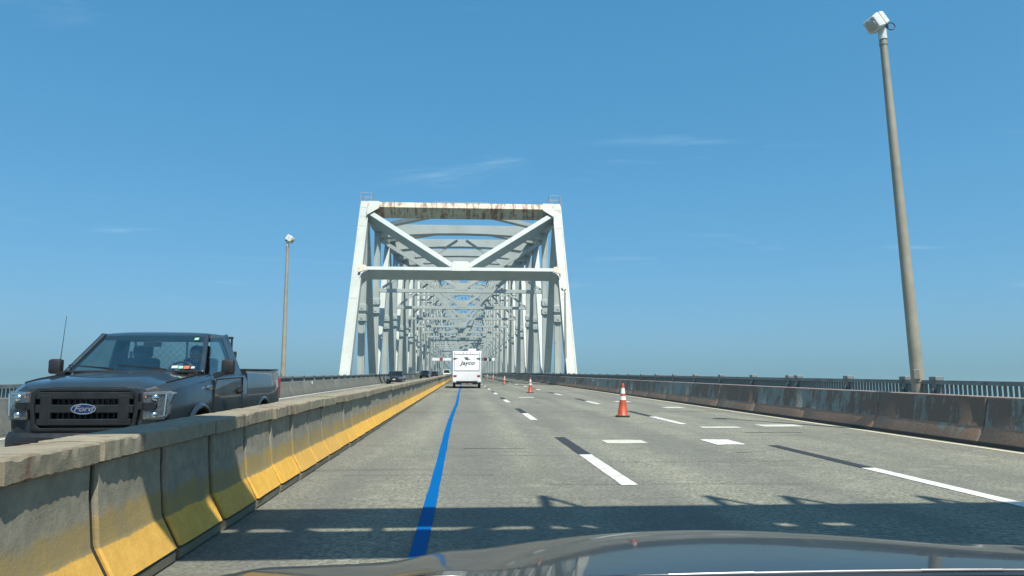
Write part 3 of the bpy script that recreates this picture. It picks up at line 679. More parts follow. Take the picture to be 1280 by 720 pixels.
# ------------------------------------------------------------------ lane control gantry inside the truss
gy = 250.0; gz = G(gy)
lg = thing('lane_signal_gantry', (0, gy, gz), 'white lane signal gantry with red crosses across the road far inside the truss', 'gantry')
MB().beam((-11.0, 0, 5.95), (10.5, 0, 5.95), 0.3, 0.3, (0, 1, 0)).build('gantry_beam', M['signback'], lg)
for x in (-10.9, 10.4): MB().tube((x, 0, 0), (x, 0, 6.1), 0.16, n=10).build('gantry_post', M['signback'], lg)
for x0, x1 in ((-10.6, -4.2), (5.6, 10.2)):
    MB().cbox(((x0 + x1) / 2, -0.22, 5.5), (x1 - x0, 0.12, 0.85), 0.02).build('sign_panel', M['signwhite'], lg)
for x, mt in ((-7.6, 'sigred'), (7.0, 'sigred'), (8.7, 'siggreen')):
    o = MB().cbox((x, -0.36, 5.55), (1.0, 0.14, 1.0), 0.03).build('signal_box', M['blackplastic'], lg)
    b = MB()
    if mt == 'sigred':
        for a in (45, -45): b.box((x, -0.455 - (0.004 if a > 0 else 0), 5.55), (1.15, 0.02, 0.24), Matrix.Rotation(R(a), 3, 'Y'))
    else: b.box((x, -0.455, 5.62), (0.24, 0.02, 0.7)); b.prism([(x - 0.4, -0.465, 5.5), (x + 0.4, -0.465, 5.5), (x, -0.465, 5.15)], (0, 0, 0), (0, 0.02, 0))
    b.build('signal_symbol', M[mt], o)
MB().cbox((0.6, -0.25, 7.15), (6.2, 0.14, 1.6), 0.03).build('message_panel', M['signwhite'], lg)

# ------------------------------------------------------------------ sign gantry overhead (its shade falls across the road ahead)
HG = 7.2; ct = math.tan(SUN_EL) / math.cos(math.pi - SUN_AZ); dxs = math.tan(math.pi - SUN_AZ) / ct      # shade travels 1/ct forward, dxs sideways per metre
def gy_of(yshade, h): return yshade - h / ct
YG = gy_of(7.6, HG + 1.1 + 0.0)
sg = thing('sign_gantry', (0, YG, G(YG)), 'overhead truss gantry with sign panel above the near lanes', 'gantry')
def hz(ys): return (ys - YG) * ct                # height that throws its shade to ys
def xs_(x, h): return x + h * dxs
h_top, h_s1, h_s0, h_bot = hz(7.6), hz(6.86), hz(6.53), hz(5.78)
xa, xb = -10.75, 10.75
MB().box(((xa + xb) / 2, 0, (h_top + h_s1) / 2), (xb - xa, 0.22, h_top - h_s1)).build('upper_chord', M['signback'], sg)
MB().box(((xa + xb) / 2, 0, (h_s0 + h_bot) / 2), (xb - xa, 0.22, h_s0 - h_bot)).build('lower_chord', M['signback'], sg)
hm = (h_s0 + h_s1) / 2
for xx in (-1.88, -0.75, 0.665):
    x = xs_(xx, hm); wd = 0.17 if xx == 0.665 else 0.11
    MB().beam((xs_(xx, h_s0), 0, h_s0 - 0.02), (xs_(xx, h_s1), 0, h_s1 + 0.02), wd, 0.2).build('web_post', M['signback'], sg)
for (x0, x1) in ((-1.20, -1.62), (-0.08, 0.36), (1.16, 0.76)):
    MB().beam((xs_(x0, h_s0), 0, h_s0), (xs_(x1, h_s1), 0, h_s1), 0.10, 0.09, (0, 1, 0)).build('web_diagonal', M['signback'], sg)
MB().box(((xs_(3.36, hm) + 10.4) / 2, 0.16, hm + 0.05), (10.4 - xs_(3.36, hm), 0.08, 2.0)).build('sign_panel', M['signgreen'], sg)
MB().box(((xs_(-2.28, hm) - 10.7) / 2, 0.16, hm), (xs_(-2.28, hm) + 10.7, 0.08, 1.0)).build('sign_panel', M['signback'], sg)  # unseen panel added to keep light slits off the barrier cap
MB().box((xs_(1.88, hm), 0.16, hm), (1.62, 0.08, 1.0)).build('sign_panel', M['signgreen'], sg)
MB().box((xs_(2.98, hm), 0.16, hm), (0.26, 0.08, 1.0)).build('sign_panel', M['signgreen'], sg)
for tx, ty_, bx, ax_ in ((0.84, 8.33, 0.80, 1.19), (2.63, 8.23, 2.62, 2.98), (3.47, 8.18, 3.38, 3.80), (4.96, 8.10, 4.90, 5.20)):
    h = hz(ty_); tip = (xs_(tx, h), 0, h); b = MB()
    b.beam((xs_(bx, h_top), 0, h_top - 0.05), tip, 0.13, 0.12, (0, 1, 0)); b.beam(tip, (xs_(ax_, h_top), 0, h_top), 0.07, 0.06, (0, 1, 0)); b.build('light_bracket', M['signback'], sg)
for x in (xa + 0.3, xb - 0.3): MB().tube((x, 0, 0), (x, 0, h_top), 0.2, 0.16, 12).build('gantry_post', M['signback'], sg)

# ------------------------------------------------------------------ pickup truck (front at local -y end, y grows to its rear)
pk = thing('pickup_truck', (-4.31, 8.87, G(8.87)), 'dark slate blue pickup truck with black grille coming towards us beside the movable barrier', 'pickup truck', rot=(SLOPE, 0, 0))
pk.scale = (1.0, 0.945, 1.0)
bpy.context.view_layer.update()
def psec(y, hw, zb, zs, ze, zc, tuck=0.0):
    h = [(0, zb), (hw * 0.88, zb), (hw - 0.03, zb + 0.07), (hw - 0.005, 0.72), (hw + 0.004, 0.86), (hw - 0.004, zs - 0.10), (hw - 0.035, zs), (hw - 0.13, ze), (hw * 0.62, ze + (zc - ze) * 0.25), (hw * 0.52, ze + (zc - ze) * 0.92), (0, zc)]
    return [Vector((x, y, z)) for x, z in h] + [Vector((-x, y, z)) for x, z in reversed(h[1:-1])]
b = MB().loft([psec(0.10, 0.76, 0.50, 1.07, 1.135, 1.165), psec(0.15, 0.86, 0.47, 1.10, 1.17, 1.20), psec(0.27, 0.93, 0.45, 1.13, 1.205, 1.24), psec(0.6, 0.965, 0.42, 1.17, 1.24, 1.285), psec(1.0, 0.985, 0.42, 1.205, 1.275, 1.325), psec(1.34, 0.995, 0.42, 1.235, 1.305, 1.35), psec(1.42, 1.0, 0.42, 1.24, 1.30, 1.31), psec(1.6, 1.0, 0.42, 1.25, 1.295, 1.29), psec(2.3, 1.0, 0.42, 1.27, 1.31, 1.29), psec(3.06, 1.0, 0.42, 1.285, 1.325, 1.31)])
body = b.build('body', M['truck'], pk, 28)
cut = []
for sx in (-1, 1):
    c = MB().tube((sx * 0.62, 0.98, 0.42), (sx * 1.3, 0.98, 0.42), 0.475, n=36).build('cutter', M['void']); c.matrix_world = pk.matrix_basis; cut.append(c)
boolean_cut(body, cut)
# hood panel seam: dark gap lines either side and across the front
for sx in (-1, 1):
    hb = MB(); pts = [(0.28, 0.80, 1.205), (0.6, 0.835, 1.24), (1.0, 0.855, 1.275), (1.34, 0.865, 1.305)]
    for (y0, x0, z0), (y1, x1, z1) in zip(pts[:-1], pts[1:]): hb.beam((sx * x0, y0, z0 + 0.006), (sx * x1, y1, z1 + 0.006), 0.012, 0.012)
    hb.build('hood_seam', M['void'], pk)
# front: grille
def rrect(x0, x1, z0, z1, r, y, n=4):
    p = []
    for cx, cz, a0 in ((x1 - r, z1 - r, 0), (x0 + r, z1 - r, 90), (x0 + r, z0 + r, 180), (x1 - r, z0 + r, 270)):
        for i in range(n + 1): a = R(a0 + 90 * i / n); p.append(Vector((cx + r * math.cos(a), y, cz + r * math.sin(a))))
    return p
def framed(outer, inner, y0, y1, b, m=0):
    """ring between two outlines, from depth y0 (front) to y1"""
    n = len(outer); vs = [Vector((p.x, y, p.z)) for y in (y0, y1) for p in outer] + [Vector((p.x, y, p.z)) for y in (y0, y1) for p in inner]
    fs = []
    for i in range(n):
        j = (i + 1) % n
        fs += [(i, j, 2 * n + j, 2 * n + i), (n + i, 3 * n + i, 3 * n + j, n + j), (i, n + i, n + j, j), (2 * n + i, 2 * n + j, 3 * n + j, 3 * n + i)]
    return b.add(vs, fs, m)
go = [Vector((x, 0, z)) for x, z in ((-0.53, 1.15), (0.53, 1.15), (0.59, 1.09), (0.595, 0.90), (0.57, 0.71), (0.52, 0.665), (-0.52, 0.665), (-0.57, 0.71), (-0.595, 0.90), (-0.59, 1.09))]
gi = [Vector((p.x * 0.925, 0, 0.905 + (p.z - 0.905) * 0.85)) for p in go]
gr = framed(go, gi, 0.02, 0.16, MB()).build('grille', M['greyplastic'], pk, bevel=0.008)
MB().prism([Vector((p.x, 0.10, p.z)) for p in gi], (0, 0, 0), (0, 0.02, 0)).build('grille_backing', M['void'], gr)
for z, hh, ww in ((1.065, 0.085, 1.08), (0.915, 0.095, 1.085), (0.765, 0.075, 1.04)):
    MB().cbox((0, 0.055, z), (ww, 0.07, hh), 0.012).build('grille_bar', M['greyplastic'], gr)
for sx in (-1, 1):
    b = MB(); b.cbox((sx * 0.43, 0.052, 0.915), (0.13, 0.07, 0.34), 0.02); b.build('grille_block', M['greyplastic'], gr)
for i in range(-6, 7):
    if abs(i) < 6: MB().box((i * 0.062, 0.085, 0.915), (0.012, 0.03, 0.34)).build('grille_slat', M['blackplastic'], gr)
em = MB(); ov = lambda rx, rz: [Vector((rx * math.cos(2 * math.pi * i / 28), 0, rz * math.sin(2 * math.pi * i / 28))) for i in range(28)]
em.prism([p + Vector((0, 0.0, 0.915)) for p in ov(0.138, 0.060)], (0, 0.0, 0), (0, 0.03, 0)); badge = em.build('badge', M['chrome'], pk, 30)
MB().prism([p + Vector((0, -0.004, 0.915)) for p in ov(0.126, 0.049)], (0, 0.0, 0), (0, 0.02, 0)).build('badge_field', M['oval'], badge)
text_obj('Ford', 0.088, M['silver'], badge, (0, -0.005, 0.917), (R(90), 0, 0), 0.002, 0.35, bold=0.0012, xs=1.25)
# headlights: C shaped chrome housing behind clear glass, body bar between
for sx in (-1, 1):
    hp = [(0.635, 1.10), (0.87, 1.115), (0.925, 1.09), (0.90, 0.96), (0.895, 0.85), (0.855, 0.79), (0.645, 0.79), (0.64, 0.85)]
    def yy(x): return 0.045 + 0.9 * max(0, x - 0.62) ** 2 * 1.4 + (0.05 if x > 0.92 else 0)
    hl = MB(); f = [Vector((sx * x, yy(x), z)) for x, z in hp]; hl.prism(f, (0, 0.0, 0), (0, 0.10, 0)); H_ = hl.build('headlight', M['silver'], pk, bevel=0.006)
    cb = MB(); cb.prism([Vector((sx * x, yy(x) - 0.022, z)) for x, z in ((0.585, 0.99), (0.76, 0.985), (0.785, 0.965), (0.775, 0.915), (0.585, 0.905))], (0, 0, 0), (0, 0.06, 0)); cb.build('light_bar', M['greyplastic'], H_, bevel=0.006)
    cs = MB(); fr = lambda x, z: Vector((sx * x, yy(x) - 0.012, z))
    for p, q, wd_ in (((0.65, 1.083), (0.86, 1.092), 0.016), ((0.875, 1.09), (0.862, 0.83), 0.026), ((0.862, 0.815), (0.66, 0.808), 0.018)): cs.beam(fr(*p), fr(*q), wd_, 0.02, (0, 1, 0.02))
    cs.build('light_strip', M['chrome'], H_, bevel=0.004)
    for z, r_ in ((1.04, 0.044), (0.845, 0.040)):
        MB().lathe([(r_, 0.0), (r_ * 0.7, 0.02), (0.004, 0.03)], 16, (sx * 0.755, yy(0.755) + 0.004, z), (0, -1, 0)).build('bulb_lens', M['chrome'], H_, 40)
    MB().cbox((sx * 0.665, yy(0.665) - 0.004, 0.81), (0.022, 0.014, 0.018), 0.004).build('marker_lens', M['amber'], H_)
    MB().cbox((sx * 0.665, yy(0.665) - 0.006, 1.05), (0.012, 0.014, 0.026), 0.004).build('marker_lens', M['amber'], H_)
    gl = MB(); g2 = [Vector((sx * (0.78 + (x - 0.78) * 1.02), yy(x) - 0.018, 0.95 + (z - 0.95) * 1.02)) for x, z in hp]; gl.prism(g2, (0, 0.0, 0), (0, 0.006, 0)); gl.build('headlight_glass', M['lampglass'], H_)
# bumper
b = MB(); secs = []
for x in (-0.96, -0.92, -0.80, -0.4, 0, 0.4, 0.80, 0.92, 0.96):
    y = -0.03 + 0.34 * (abs(x) / 1.0) ** 4; e = 0.03 if abs(x) > 0.94 else 0
    secs.append([Vector((x, y + 0.02, 0.645 - e)), Vector((x, y - 0.02, 0.60 - e)), Vector((x, y - 0.02, 0.44 + e)), Vector((x, y + 0.03, 0.37 + e)), Vector((x, y + 0.22, 0.40 + e)), Vector((x, y + 0.22, 0.645 - e))])
bp = b.loft(secs).build('front_bumper', M['blackplastic'], pk, 35)
MB().cbox((0, -0.052, 0.52), (0.31, 0.012, 0.155), 0.004).build('number_plate', M['plate'], bp)
for sx in (-1, 1): MB().cbox((sx * 0.62, -0.02, 0.5), (0.2, 0.03, 0.1), 0.008).build('fog_recess', M['void'], bp)
# cab: pillars, roof, glass
wb = [(0.86, 1.36, 1.275), (0.70, 2.02, 1.845)]; rear = [(0.70, 2.72, 1.88), (0.84, 3.03, 1.25)]
roof = MB(); secs = []
for y, hw, ze, zc in ((1.955, 0.665, 1.815, 1.835), (2.03, 0.70, 1.845, 1.875), (2.2, 0.72, 1.86, 1.90), (2.55, 0.725, 1.865, 1.905), (2.72, 0.71, 1.855, 1.895), (2.80, 0.68, 1.825, 1.86)):
    h = [(hw, ze), (hw * 0.93, ze + (zc - ze) * 0.55), (hw * 0.6, ze + (zc - ze) * 0.9), (0, zc)]
    top_ = [Vector((x, y, z)) for x, z in h] + [Vector((-x, y, z)) for x, z in reversed(h[:-1])]
    secs.append(top_ + [Vector((-hw, y, ze - 0.045)), Vector((hw, y, ze - 0.045))])
roof.loft(secs).build('roof', M['truck'], pk, 32)
for sx in (-1, 1):
    MB().beam((sx * 0.865, 1.34, 1.31), (sx * 0.695, 2.0, 1.84), 0.055, 0.085).build('windscreen_pillar', M['truck'], pk, bevel=0.015)
    MB().beam((sx * 0.925, 2.78, 1.22), (sx * 0.715, 2.66, 1.87), 0.06, 0.30).build('rear_pillar', M['truck'], pk, bevel=0.012)
    MB().beam((sx * 0.715, 1.98, 1.83), (sx * 0.715, 2.74, 1.845), 0.06, 0.07).build('roof_rail', M['truck'], pk, bevel=0.012)
    MB().beam((sx * 0.70, 2.73, 1.86), (sx * 0.88, 3.0, 1.24), 0.12, 0.07).build('rear_corner', M['truck'], pk, bevel=0.012)
def pane(name, poly, th, mat, parent=pk): 
    n = (Vector(poly[1]) - Vector(poly[0])).cross(Vector(poly[2]) - Vector(poly[0])).normalized(); return MB().prism(poly, n * (-th / 2), n * (th / 2)).build(name, M[mat], parent)
ws = pane('windscreen', [(-0.835, 1.335, 1.335), (0, 1.285, 1.355), (0.835, 1.335, 1.335), (0.685, 1.975, 1.835), (0, 1.945, 1.85), (-0.685, 1.975, 1.835)], 0.006, 'wsglass')
pane('rear_window', [(-0.80, 2.97, 1.32), (0.80, 2.97, 1.32), (0.68, 2.77, 1.82), (-0.68, 2.77, 1.82)], 0.005, 'sideglass')
# windscreen dark band, cowl, wipers, stickers, mirror
MB().cbox((0, 1.305, 1.338), (1.70, 0.11, 0.03), 0.008).build('cowl', M['blackplastic'], pk)
for x0, x1 in ((0.42, -0.22), (-0.25, -0.84)):
    wv = MB(); q = lambda x, t: Vector((x, 1.325 + 0.64 * t - 0.03, 1.348 + 0.50 * t + 0.022))
    wv.beam(q(x0, -0.01), q((x0 + x1) / 2, 0.06), 0.022, 0.018, (0, 0, 1)); wv.beam(q(x0 - 0.08, 0.025), q(x1, 0.10), 0.018, 0.02, (0, 0, 1)); wv.build('wiper', M['blackplastic'], pk)
nrm_w = Vector((0, -0.61, 0.79))
def stick(x, t, sx_, st, mat):
    c = Vector((x, 1.318 + 0.645 * t, 1.342 + 0.50 * t)) + nrm_w * 0.012
    MB().box(c, (sx_ * 0.8, st * 0.75, 0.002), Matrix.Rotation(math.atan2(0.50, 0.64), 3, 'X')).build('windscreen_sticker', M[mat], ws)
stick(0.50, 0.10, 0.10, 0.07, 'sticker'); stick(0.58, 0.09, 0.07, 0.07, 'stickerg'); stick(0.655, 0.09, 0.09, 0.085, 'stickero'); stick(0.735, 0.085, 0.06, 0.06, 'sticker'); stick(0.60, 0.88, 0.07, 0.07, 'stickerg')
MB().cbox((0, 1.90, 1.72), (0.24, 0.03, 0.08), 0.012).build('rear_view_mirror', M['blackplastic'], pk)
# doors
for sx in (-1, 1):
    dp = [(1.45, 0.52), (2.72, 0.52), (2.76, 0.9), (2.76, 1.255), (1.50, 1.235), (1.43, 1.10), (1.43, 0.62)]
    xo = sx * 1.006
    b = MB().prism([Vector((xo - sx * (0.0 if z < 1.15 else 0.016), y, z)) for y, z in dp], (0, 0, 0), (sx * 0.010, 0, 0)); dr = b.build('door', M['truck'], pk, bevel=0.005)
    b = MB(); o_ = [Vector((p[0], 0, p[1])) for p in dp]
    for i in range(len(dp)):
        p, q = dp[i], dp[(i + 1) % len(dp)]; b.beam((xo + sx * 0.002, p[0], p[1]), (xo + sx * 0.002, q[0], q[1]), 0.014, 0.014)
    b.build('door_gap', M['void'], dr)
    MB().cbox((sx * 1.03, 2.58, 1.06), (0.035, 0.22, 0.05), 0.012).build('door_handle', M['blackplastic'], dr)
    MB().cbox((sx * 1.018, 2.58, 1.06), (0.012, 0.12, 0.085), 0.003).build('handle_recess', M['void'], dr)
    pane('door_window', [(sx * 0.915, 1.50, 1.285), (sx * 0.915, 2.60, 1.30), (sx * 0.745, 2.54, 1.835), (sx * 0.735, 2.03, 1.825)], 0.005, 'sideglass', dr)
    # mirror
    mr = MB(); mr.cbox((sx * 1.125, 1.60, 1.405), (0.17, 0.11, 0.20), 0.035); mo = mr.build('door_mirror', M['blackplastic'], pk, 40)
    MB().beam((sx * 0.95, 1.60, 1.285), (sx * 1.10, 1.60, 1.33), 0.10, 0.06, (0, 1, 0)).build('mirror_arm', M['blackplastic'], mo)
    MB().box((sx * 1.125, 1.659, 1.405), (0.14, 0.006, 0.17)).build('mirror_glass', M['chrome'], mo)
    # fender badge, arch lip, wheels
    o = text_obj('F-150', 0.085, M['chrome'], pk, (sx * 1.0, 1.27, 1.13), (R(90), 0, R(90 * sx)), 0.006, 0.2, name='fender_badge', bold=0.002)
    for yc, zc, nm in ((0.98, 0.42, 0), (4.08, 0.42, 1)):
        b = MB(); ring = []
        for i in range(17):
            a = R(-8 + 196 * i / 16); c_, s_ = math.cos(a), math.sin(a)
            ring.append([Vector((sx * x, yc + rr_ * c_, zc + rr_ * s_)) for x, rr_ in ((0.985, 0.470), (1.012, 0.468), (1.022, 0.485), (1.012, 0.515), (0.985, 0.54))])
        b.loft(ring).build('wheel_arch', M['truck'], pk, 50)
        wh = MB(); wh.lathe([(0.25, -0.12), (0.36, -0.13), (0.395, -0.10), (0.40, 0.0), (0.395, 0.10), (0.36, 0.13), (0.25, 0.12)], 32, (sx * 0.86, yc, 0.40), (sx, 0, 0)); W = wh.build('wheel', M['tyre'], pk, 40)
        rm = MB(); rm.lathe([(0.252, 0.05), (0.245, 0.118), (0.225, 0.122), (0.21, 0.07), (0.09, 0.06), (0.07, 0.10), (0.003, 0.105)], 28, (sx * 0.86, yc, 0.40), (sx, 0, 0)); rm.build('rim', M['rim'], W, 40)
        MB().lathe([(0.46, -0.16), (0.46, 0.0), (0.44, 0.02)], 24, (sx * 0.74, yc, 0.43), (sx, 0, 0)).build('wheel_well', M['void'], pk)
# bed
for sx in (-1, 1):
    secs = []
    for y, e in ((3.085, 0.0), (3.5, 0.0), (4.6, 0), (5.16, 0.0), (5.24, 0.03)):
        secs.append([Vector((sx * (x - e * 0.6), y, z)) for x, z in ((0.93, 0.45), (1.0, 0.55), (1.004, 0.86), (0.998, 1.10), (0.985, 1.30), (0.955, 1.355), (0.86, 1.36), (0.85, 1.30), (0.85, 0.70), (0.85, 0.45))])
    bs = MB().loft(secs).build('bed_side', M['truck'], pk, 28)
    c = MB().tube((sx * 0.5, 4.08, 0.42), (sx * 1.3, 4.08, 0.42), 0.475, n=36).build('cutter', M['void']); c.matrix_world = pk.matrix_basis
    boolean_cut(bs, [c])
    MB().cbox((sx * 0.905, 4.15, 1.372), (0.12, 2.1, 0.024), 0.006).build('bed_rail_cap', M['blackplastic'], bs)
    MB().cbox((sx * 0.965, 5.235, 1.05), (0.07, 0.06, 0.36), 0.012).build('tail_light', M['redlens'], pk)
MB().box((0, 4.15, 0.62), (1.68, 2.1, 0.05)).build('bed_floor', M['truckdark'], pk)
MB().box((0, 3.10, 0.95), (1.68, 0.05, 0.70)).build('bed_front', M['truck'], pk)
tg = MB().cbox((0, 5.22, 1.0), (1.80, 0.06, 0.68), 0.012).build('tailgate', M['truck'], pk)
MB().cbox((0, 5.32, 0.56), (1.9, 0.16, 0.2), 0.02).build('rear_bumper', M['darkmetal'], pk)
# headache rack with mesh behind the cab
rk = MB()
for x in (-0.72, 0.05, 0.72): rk.tube((x, 3.12, 1.3), (x, 3.12, 1.86), 0.018, n=6)
rk.tube((-0.74, 3.12, 1.86), (0.74, 3.12, 1.86), 0.018, n=6)
rko = rk.build('cab_guard', M['blackplastic'], pk)
b = MB()
for i in range(-14, 15):
    for sgn_ in (-1, 1):
        x0 = i * 0.10; x1 = x0 + sgn_ * 0.5
        if abs(x0) < 0.72 and abs(x1) < 0.72: b.beam((x0, 3.12 + sgn_ * 0.004, 1.33), (x1, 3.12 + sgn_ * 0.004, 1.85), 0.0035, 0.003)
b.build('guard_mesh', M['blackplastic'], rko)
for sx in (-1, 1): MB().cbox((sx * 0.78, 3.12, 1.60), (0.035, 0.05, 0.10), 0.01).build('guard_light', M['darkmetal'], rko)
MB().tube((-0.90, 1.22, 1.28), (-0.875, 1.28, 2.06), 0.006, 0.003, 6).build('antenna', M['blackplastic'], pk)
# inside
MB().cbox((0, 1.55, 1.30), (1.6, 0.34, 0.09), 0.03).build('dashboard', M['blackplastic'], pk)
for x in (-0.42, 0.42):
    b = MB(); b.cbox((x, 2.62, 1.28), (0.50, 0.16, 0.52), 0.06, rot=Matrix.Rotation(R(-8), 3, 'X')); s_ = b.build('seat', M['seat'], pk, 40)
    b = MB(); b.cbox((x, 2.66, 1.63), (0.28, 0.11, 0.18), 0.045); b.tube((x - 0.06, 2.65, 1.48), (x - 0.06, 2.66, 1.58), 0.008, n=6); b.tube((x + 0.06, 2.65, 1.48), (x + 0.06, 2.66, 1.58), 0.008, n=6); b.build('headrest', M['seat'], s_, 40)
b = MB(); ringp = [Vector((0.42 + 0.185 * math.cos(2 * math.pi * i / 24), 1.83 + 0.06 * math.sin(2 * math.pi * i / 24), 1.30 + 0.17 * math.sin(2 * math.pi * i / 24))) for i in range(25)]
b.path(ringp, 0.016, 6); b.tube((0.42, 1.70, 1.25), (0.42, 1.83, 1.30), 0.04, n=8); b.cbox((0.42, 1.825, 1.30), (0.34, 0.03, 0.045), 0.01); b.build('steering_wheel', M['blackplastic'], pk)

# ------------------------------------------------------------------ the driver
def skinned(name, joints, edges, mat, parent, root=0, levels=1):
    me = bpy.data.meshes.new(name); me.from_pydata([j[0] for j in joints], edges, [])
    o = bpy.data.objects.new(name, me); C.objects.link(o)
    o.modifiers.new('skin', 'SKIN'); sk = me.skin_vertices[0].data if me.skin_vertices else None
    if sk is None:
        me.skin_vertices  # layer made by the modifier below
    for i, j in enumerate(joints):
        d = me.skin_vertices[0].data[i]; r = j[1]; d.radius = (r, r) if isinstance(r, float) else r; d.use_root = (i == root)
    sb_ = o.modifiers.new('sub', 'SUBSURF'); sb_.levels = levels; sb_.render_levels = levels
    bpy.context.view_layer.update()
    m2 = bpy.data.meshes.new_from_object(o.evaluated_get(bpy.context.evaluated_depsgraph_get()))
    bpy.data.objects.remove(o); m2.materials.clear(); m2.materials.append(mat)
    m2.polygons.foreach_set('use_smooth', [True] * len(m2.polygons))
    n = bpy.data.objects.new(name, m2); C.objects.link(n); n.parent = parent; return n
pl = pk.matrix_basis @ Vector((0.42, 2.40, 0.90))
ps = thing('person', pl, 'driver in dark clothes sitting at the wheel of the slate blue pickup', 'person', rot=(SLOPE, 0, 0))
J = [((0, 0, 0), 0.15), ((0, 0.03, 0.22), 0.14), ((0, 0.07, 0.42), (0.16, 0.12)), ((0, 0.05, 0.54), 0.055), ((0, 0.02, 0.62), 0.075), ((0, 0.01, 0.72), 0.088), ((0, 0.02, 0.79), 0.055)]
E_ = [(0, 1), (1, 2), (2, 3), (3, 4), (4, 5), (5, 6)]
for sx in (-1, 1):
    n = len(J)
    J += [((sx * 0.19, 0.06, 0.46), 0.062), ((sx * 0.25, -0.10, 0.28), 0.048), ((sx * 0.20, -0.36, 0.36), 0.036), ((sx * 0.185, -0.50, 0.40), 0.028), ((sx * 0.18, -0.56, 0.425), 0.036)]
    E_ += [(2, n), (n, n + 1), (n + 1, n + 2), (n + 2, n + 3), (n + 3, n + 4)]
    m = len(J); J += [((sx * 0.10, -0.22, -0.02), 0.085), ((sx * 0.13, -0.50, 0.02), 0.062), ((sx * 0.13, -0.66, -0.28), 0.045)]
    E_ += [(0, m), (m, m + 1), (m + 1, m + 2)]
bd = skinned('body', J, E_, M['shirt'], ps)
hd = MB(); secs = []
for z, a, bb, oy in ((0.575, 0.045, 0.05, 0.02), (0.60, 0.058, 0.075, 0.0), (0.64, 0.072, 0.092, 0.0), (0.70, 0.078, 0.100, 0.005), (0.75, 0.074, 0.098, 0.01), (0.79, 0.055, 0.075, 0.015), (0.81, 0.02, 0.03, 0.015)):
    secs.append([Vector((a * math.cos(2 * math.pi * i / 16), oy + bb * math.sin(2 * math.pi * i / 16), z)) for i in range(16)])
h_ = hd.loft(secs).build('head', M['skin'], ps, 60)
MB().prism([(-0.012, -0.094, 0.70), (0.012, -0.094, 0.70), (0.016, -0.115, 0.655), (-0.016, -0.115, 0.655)], (0, 0, 0), (0, 0.02, 0)).build('nose', M['skin'], h_)
MB().cbox((0, -0.090, 0.628), (0.045, 0.012, 0.010), 0.003).build('mouth', M['redlens'], h_)
for sx in (-1, 1):
    MB().lathe([(0.012, 0), (0.008, 0.006), (0.001, 0.008)], 10, (sx * 0.031, -0.088, 0.70), (0, -1, 0)).build('eye', M['sticker'], h_)
    MB().cbox((sx * 0.08, 0.01, 0.685), (0.014, 0.03, 0.055), 0.006).build('ear', M['skin'], h_)
    fing = [((0, 0, 0), 0.022)]; fe = []
    for i in range(4):
        k_ = len(fing); L_ = (0.9, 1.0, 0.95, 0.75)[i]; x = (i - 1.5) * 0.019
        fing += [((x, -0.035, 0.012), 0.010), ((x, -0.062 * L_ - 0.006, -0.006), 0.0085), ((x, -0.055 * L_, -0.034), 0.0075)]; fe += [(0, k_), (k_, k_ + 1), (k_ + 1, k_ + 2)]
    k_ = len(fing); fing += [((-sx * 0.030, -0.012, -0.008), 0.011), ((-sx * 0.038, -0.034, -0.024), 0.009)]; fe += [(0, k_), (k_, k_ + 1)]
    hn = skinned('hand', fing, fe, M['skin'], ps); hn.location = (sx * 0.18, -0.565, 0.425)
hr = MB(); secs = []
for z, a, bb, oy in ((0.665, 0.080, 0.085, 0.03), (0.72, 0.085, 0.098, 0.022), (0.765, 0.080, 0.100, 0.016), (0.80, 0.060, 0.080, 0.016), (0.822, 0.02, 0.03, 0.016)):
    secs.append([Vector((a * math.cos(2 * math.pi * i / 16), oy + bb * math.sin(2 * math.pi * i / 16), z)) for i in range(16)])
hr.loft(secs).build('hair', M['hair'], ps, 60)

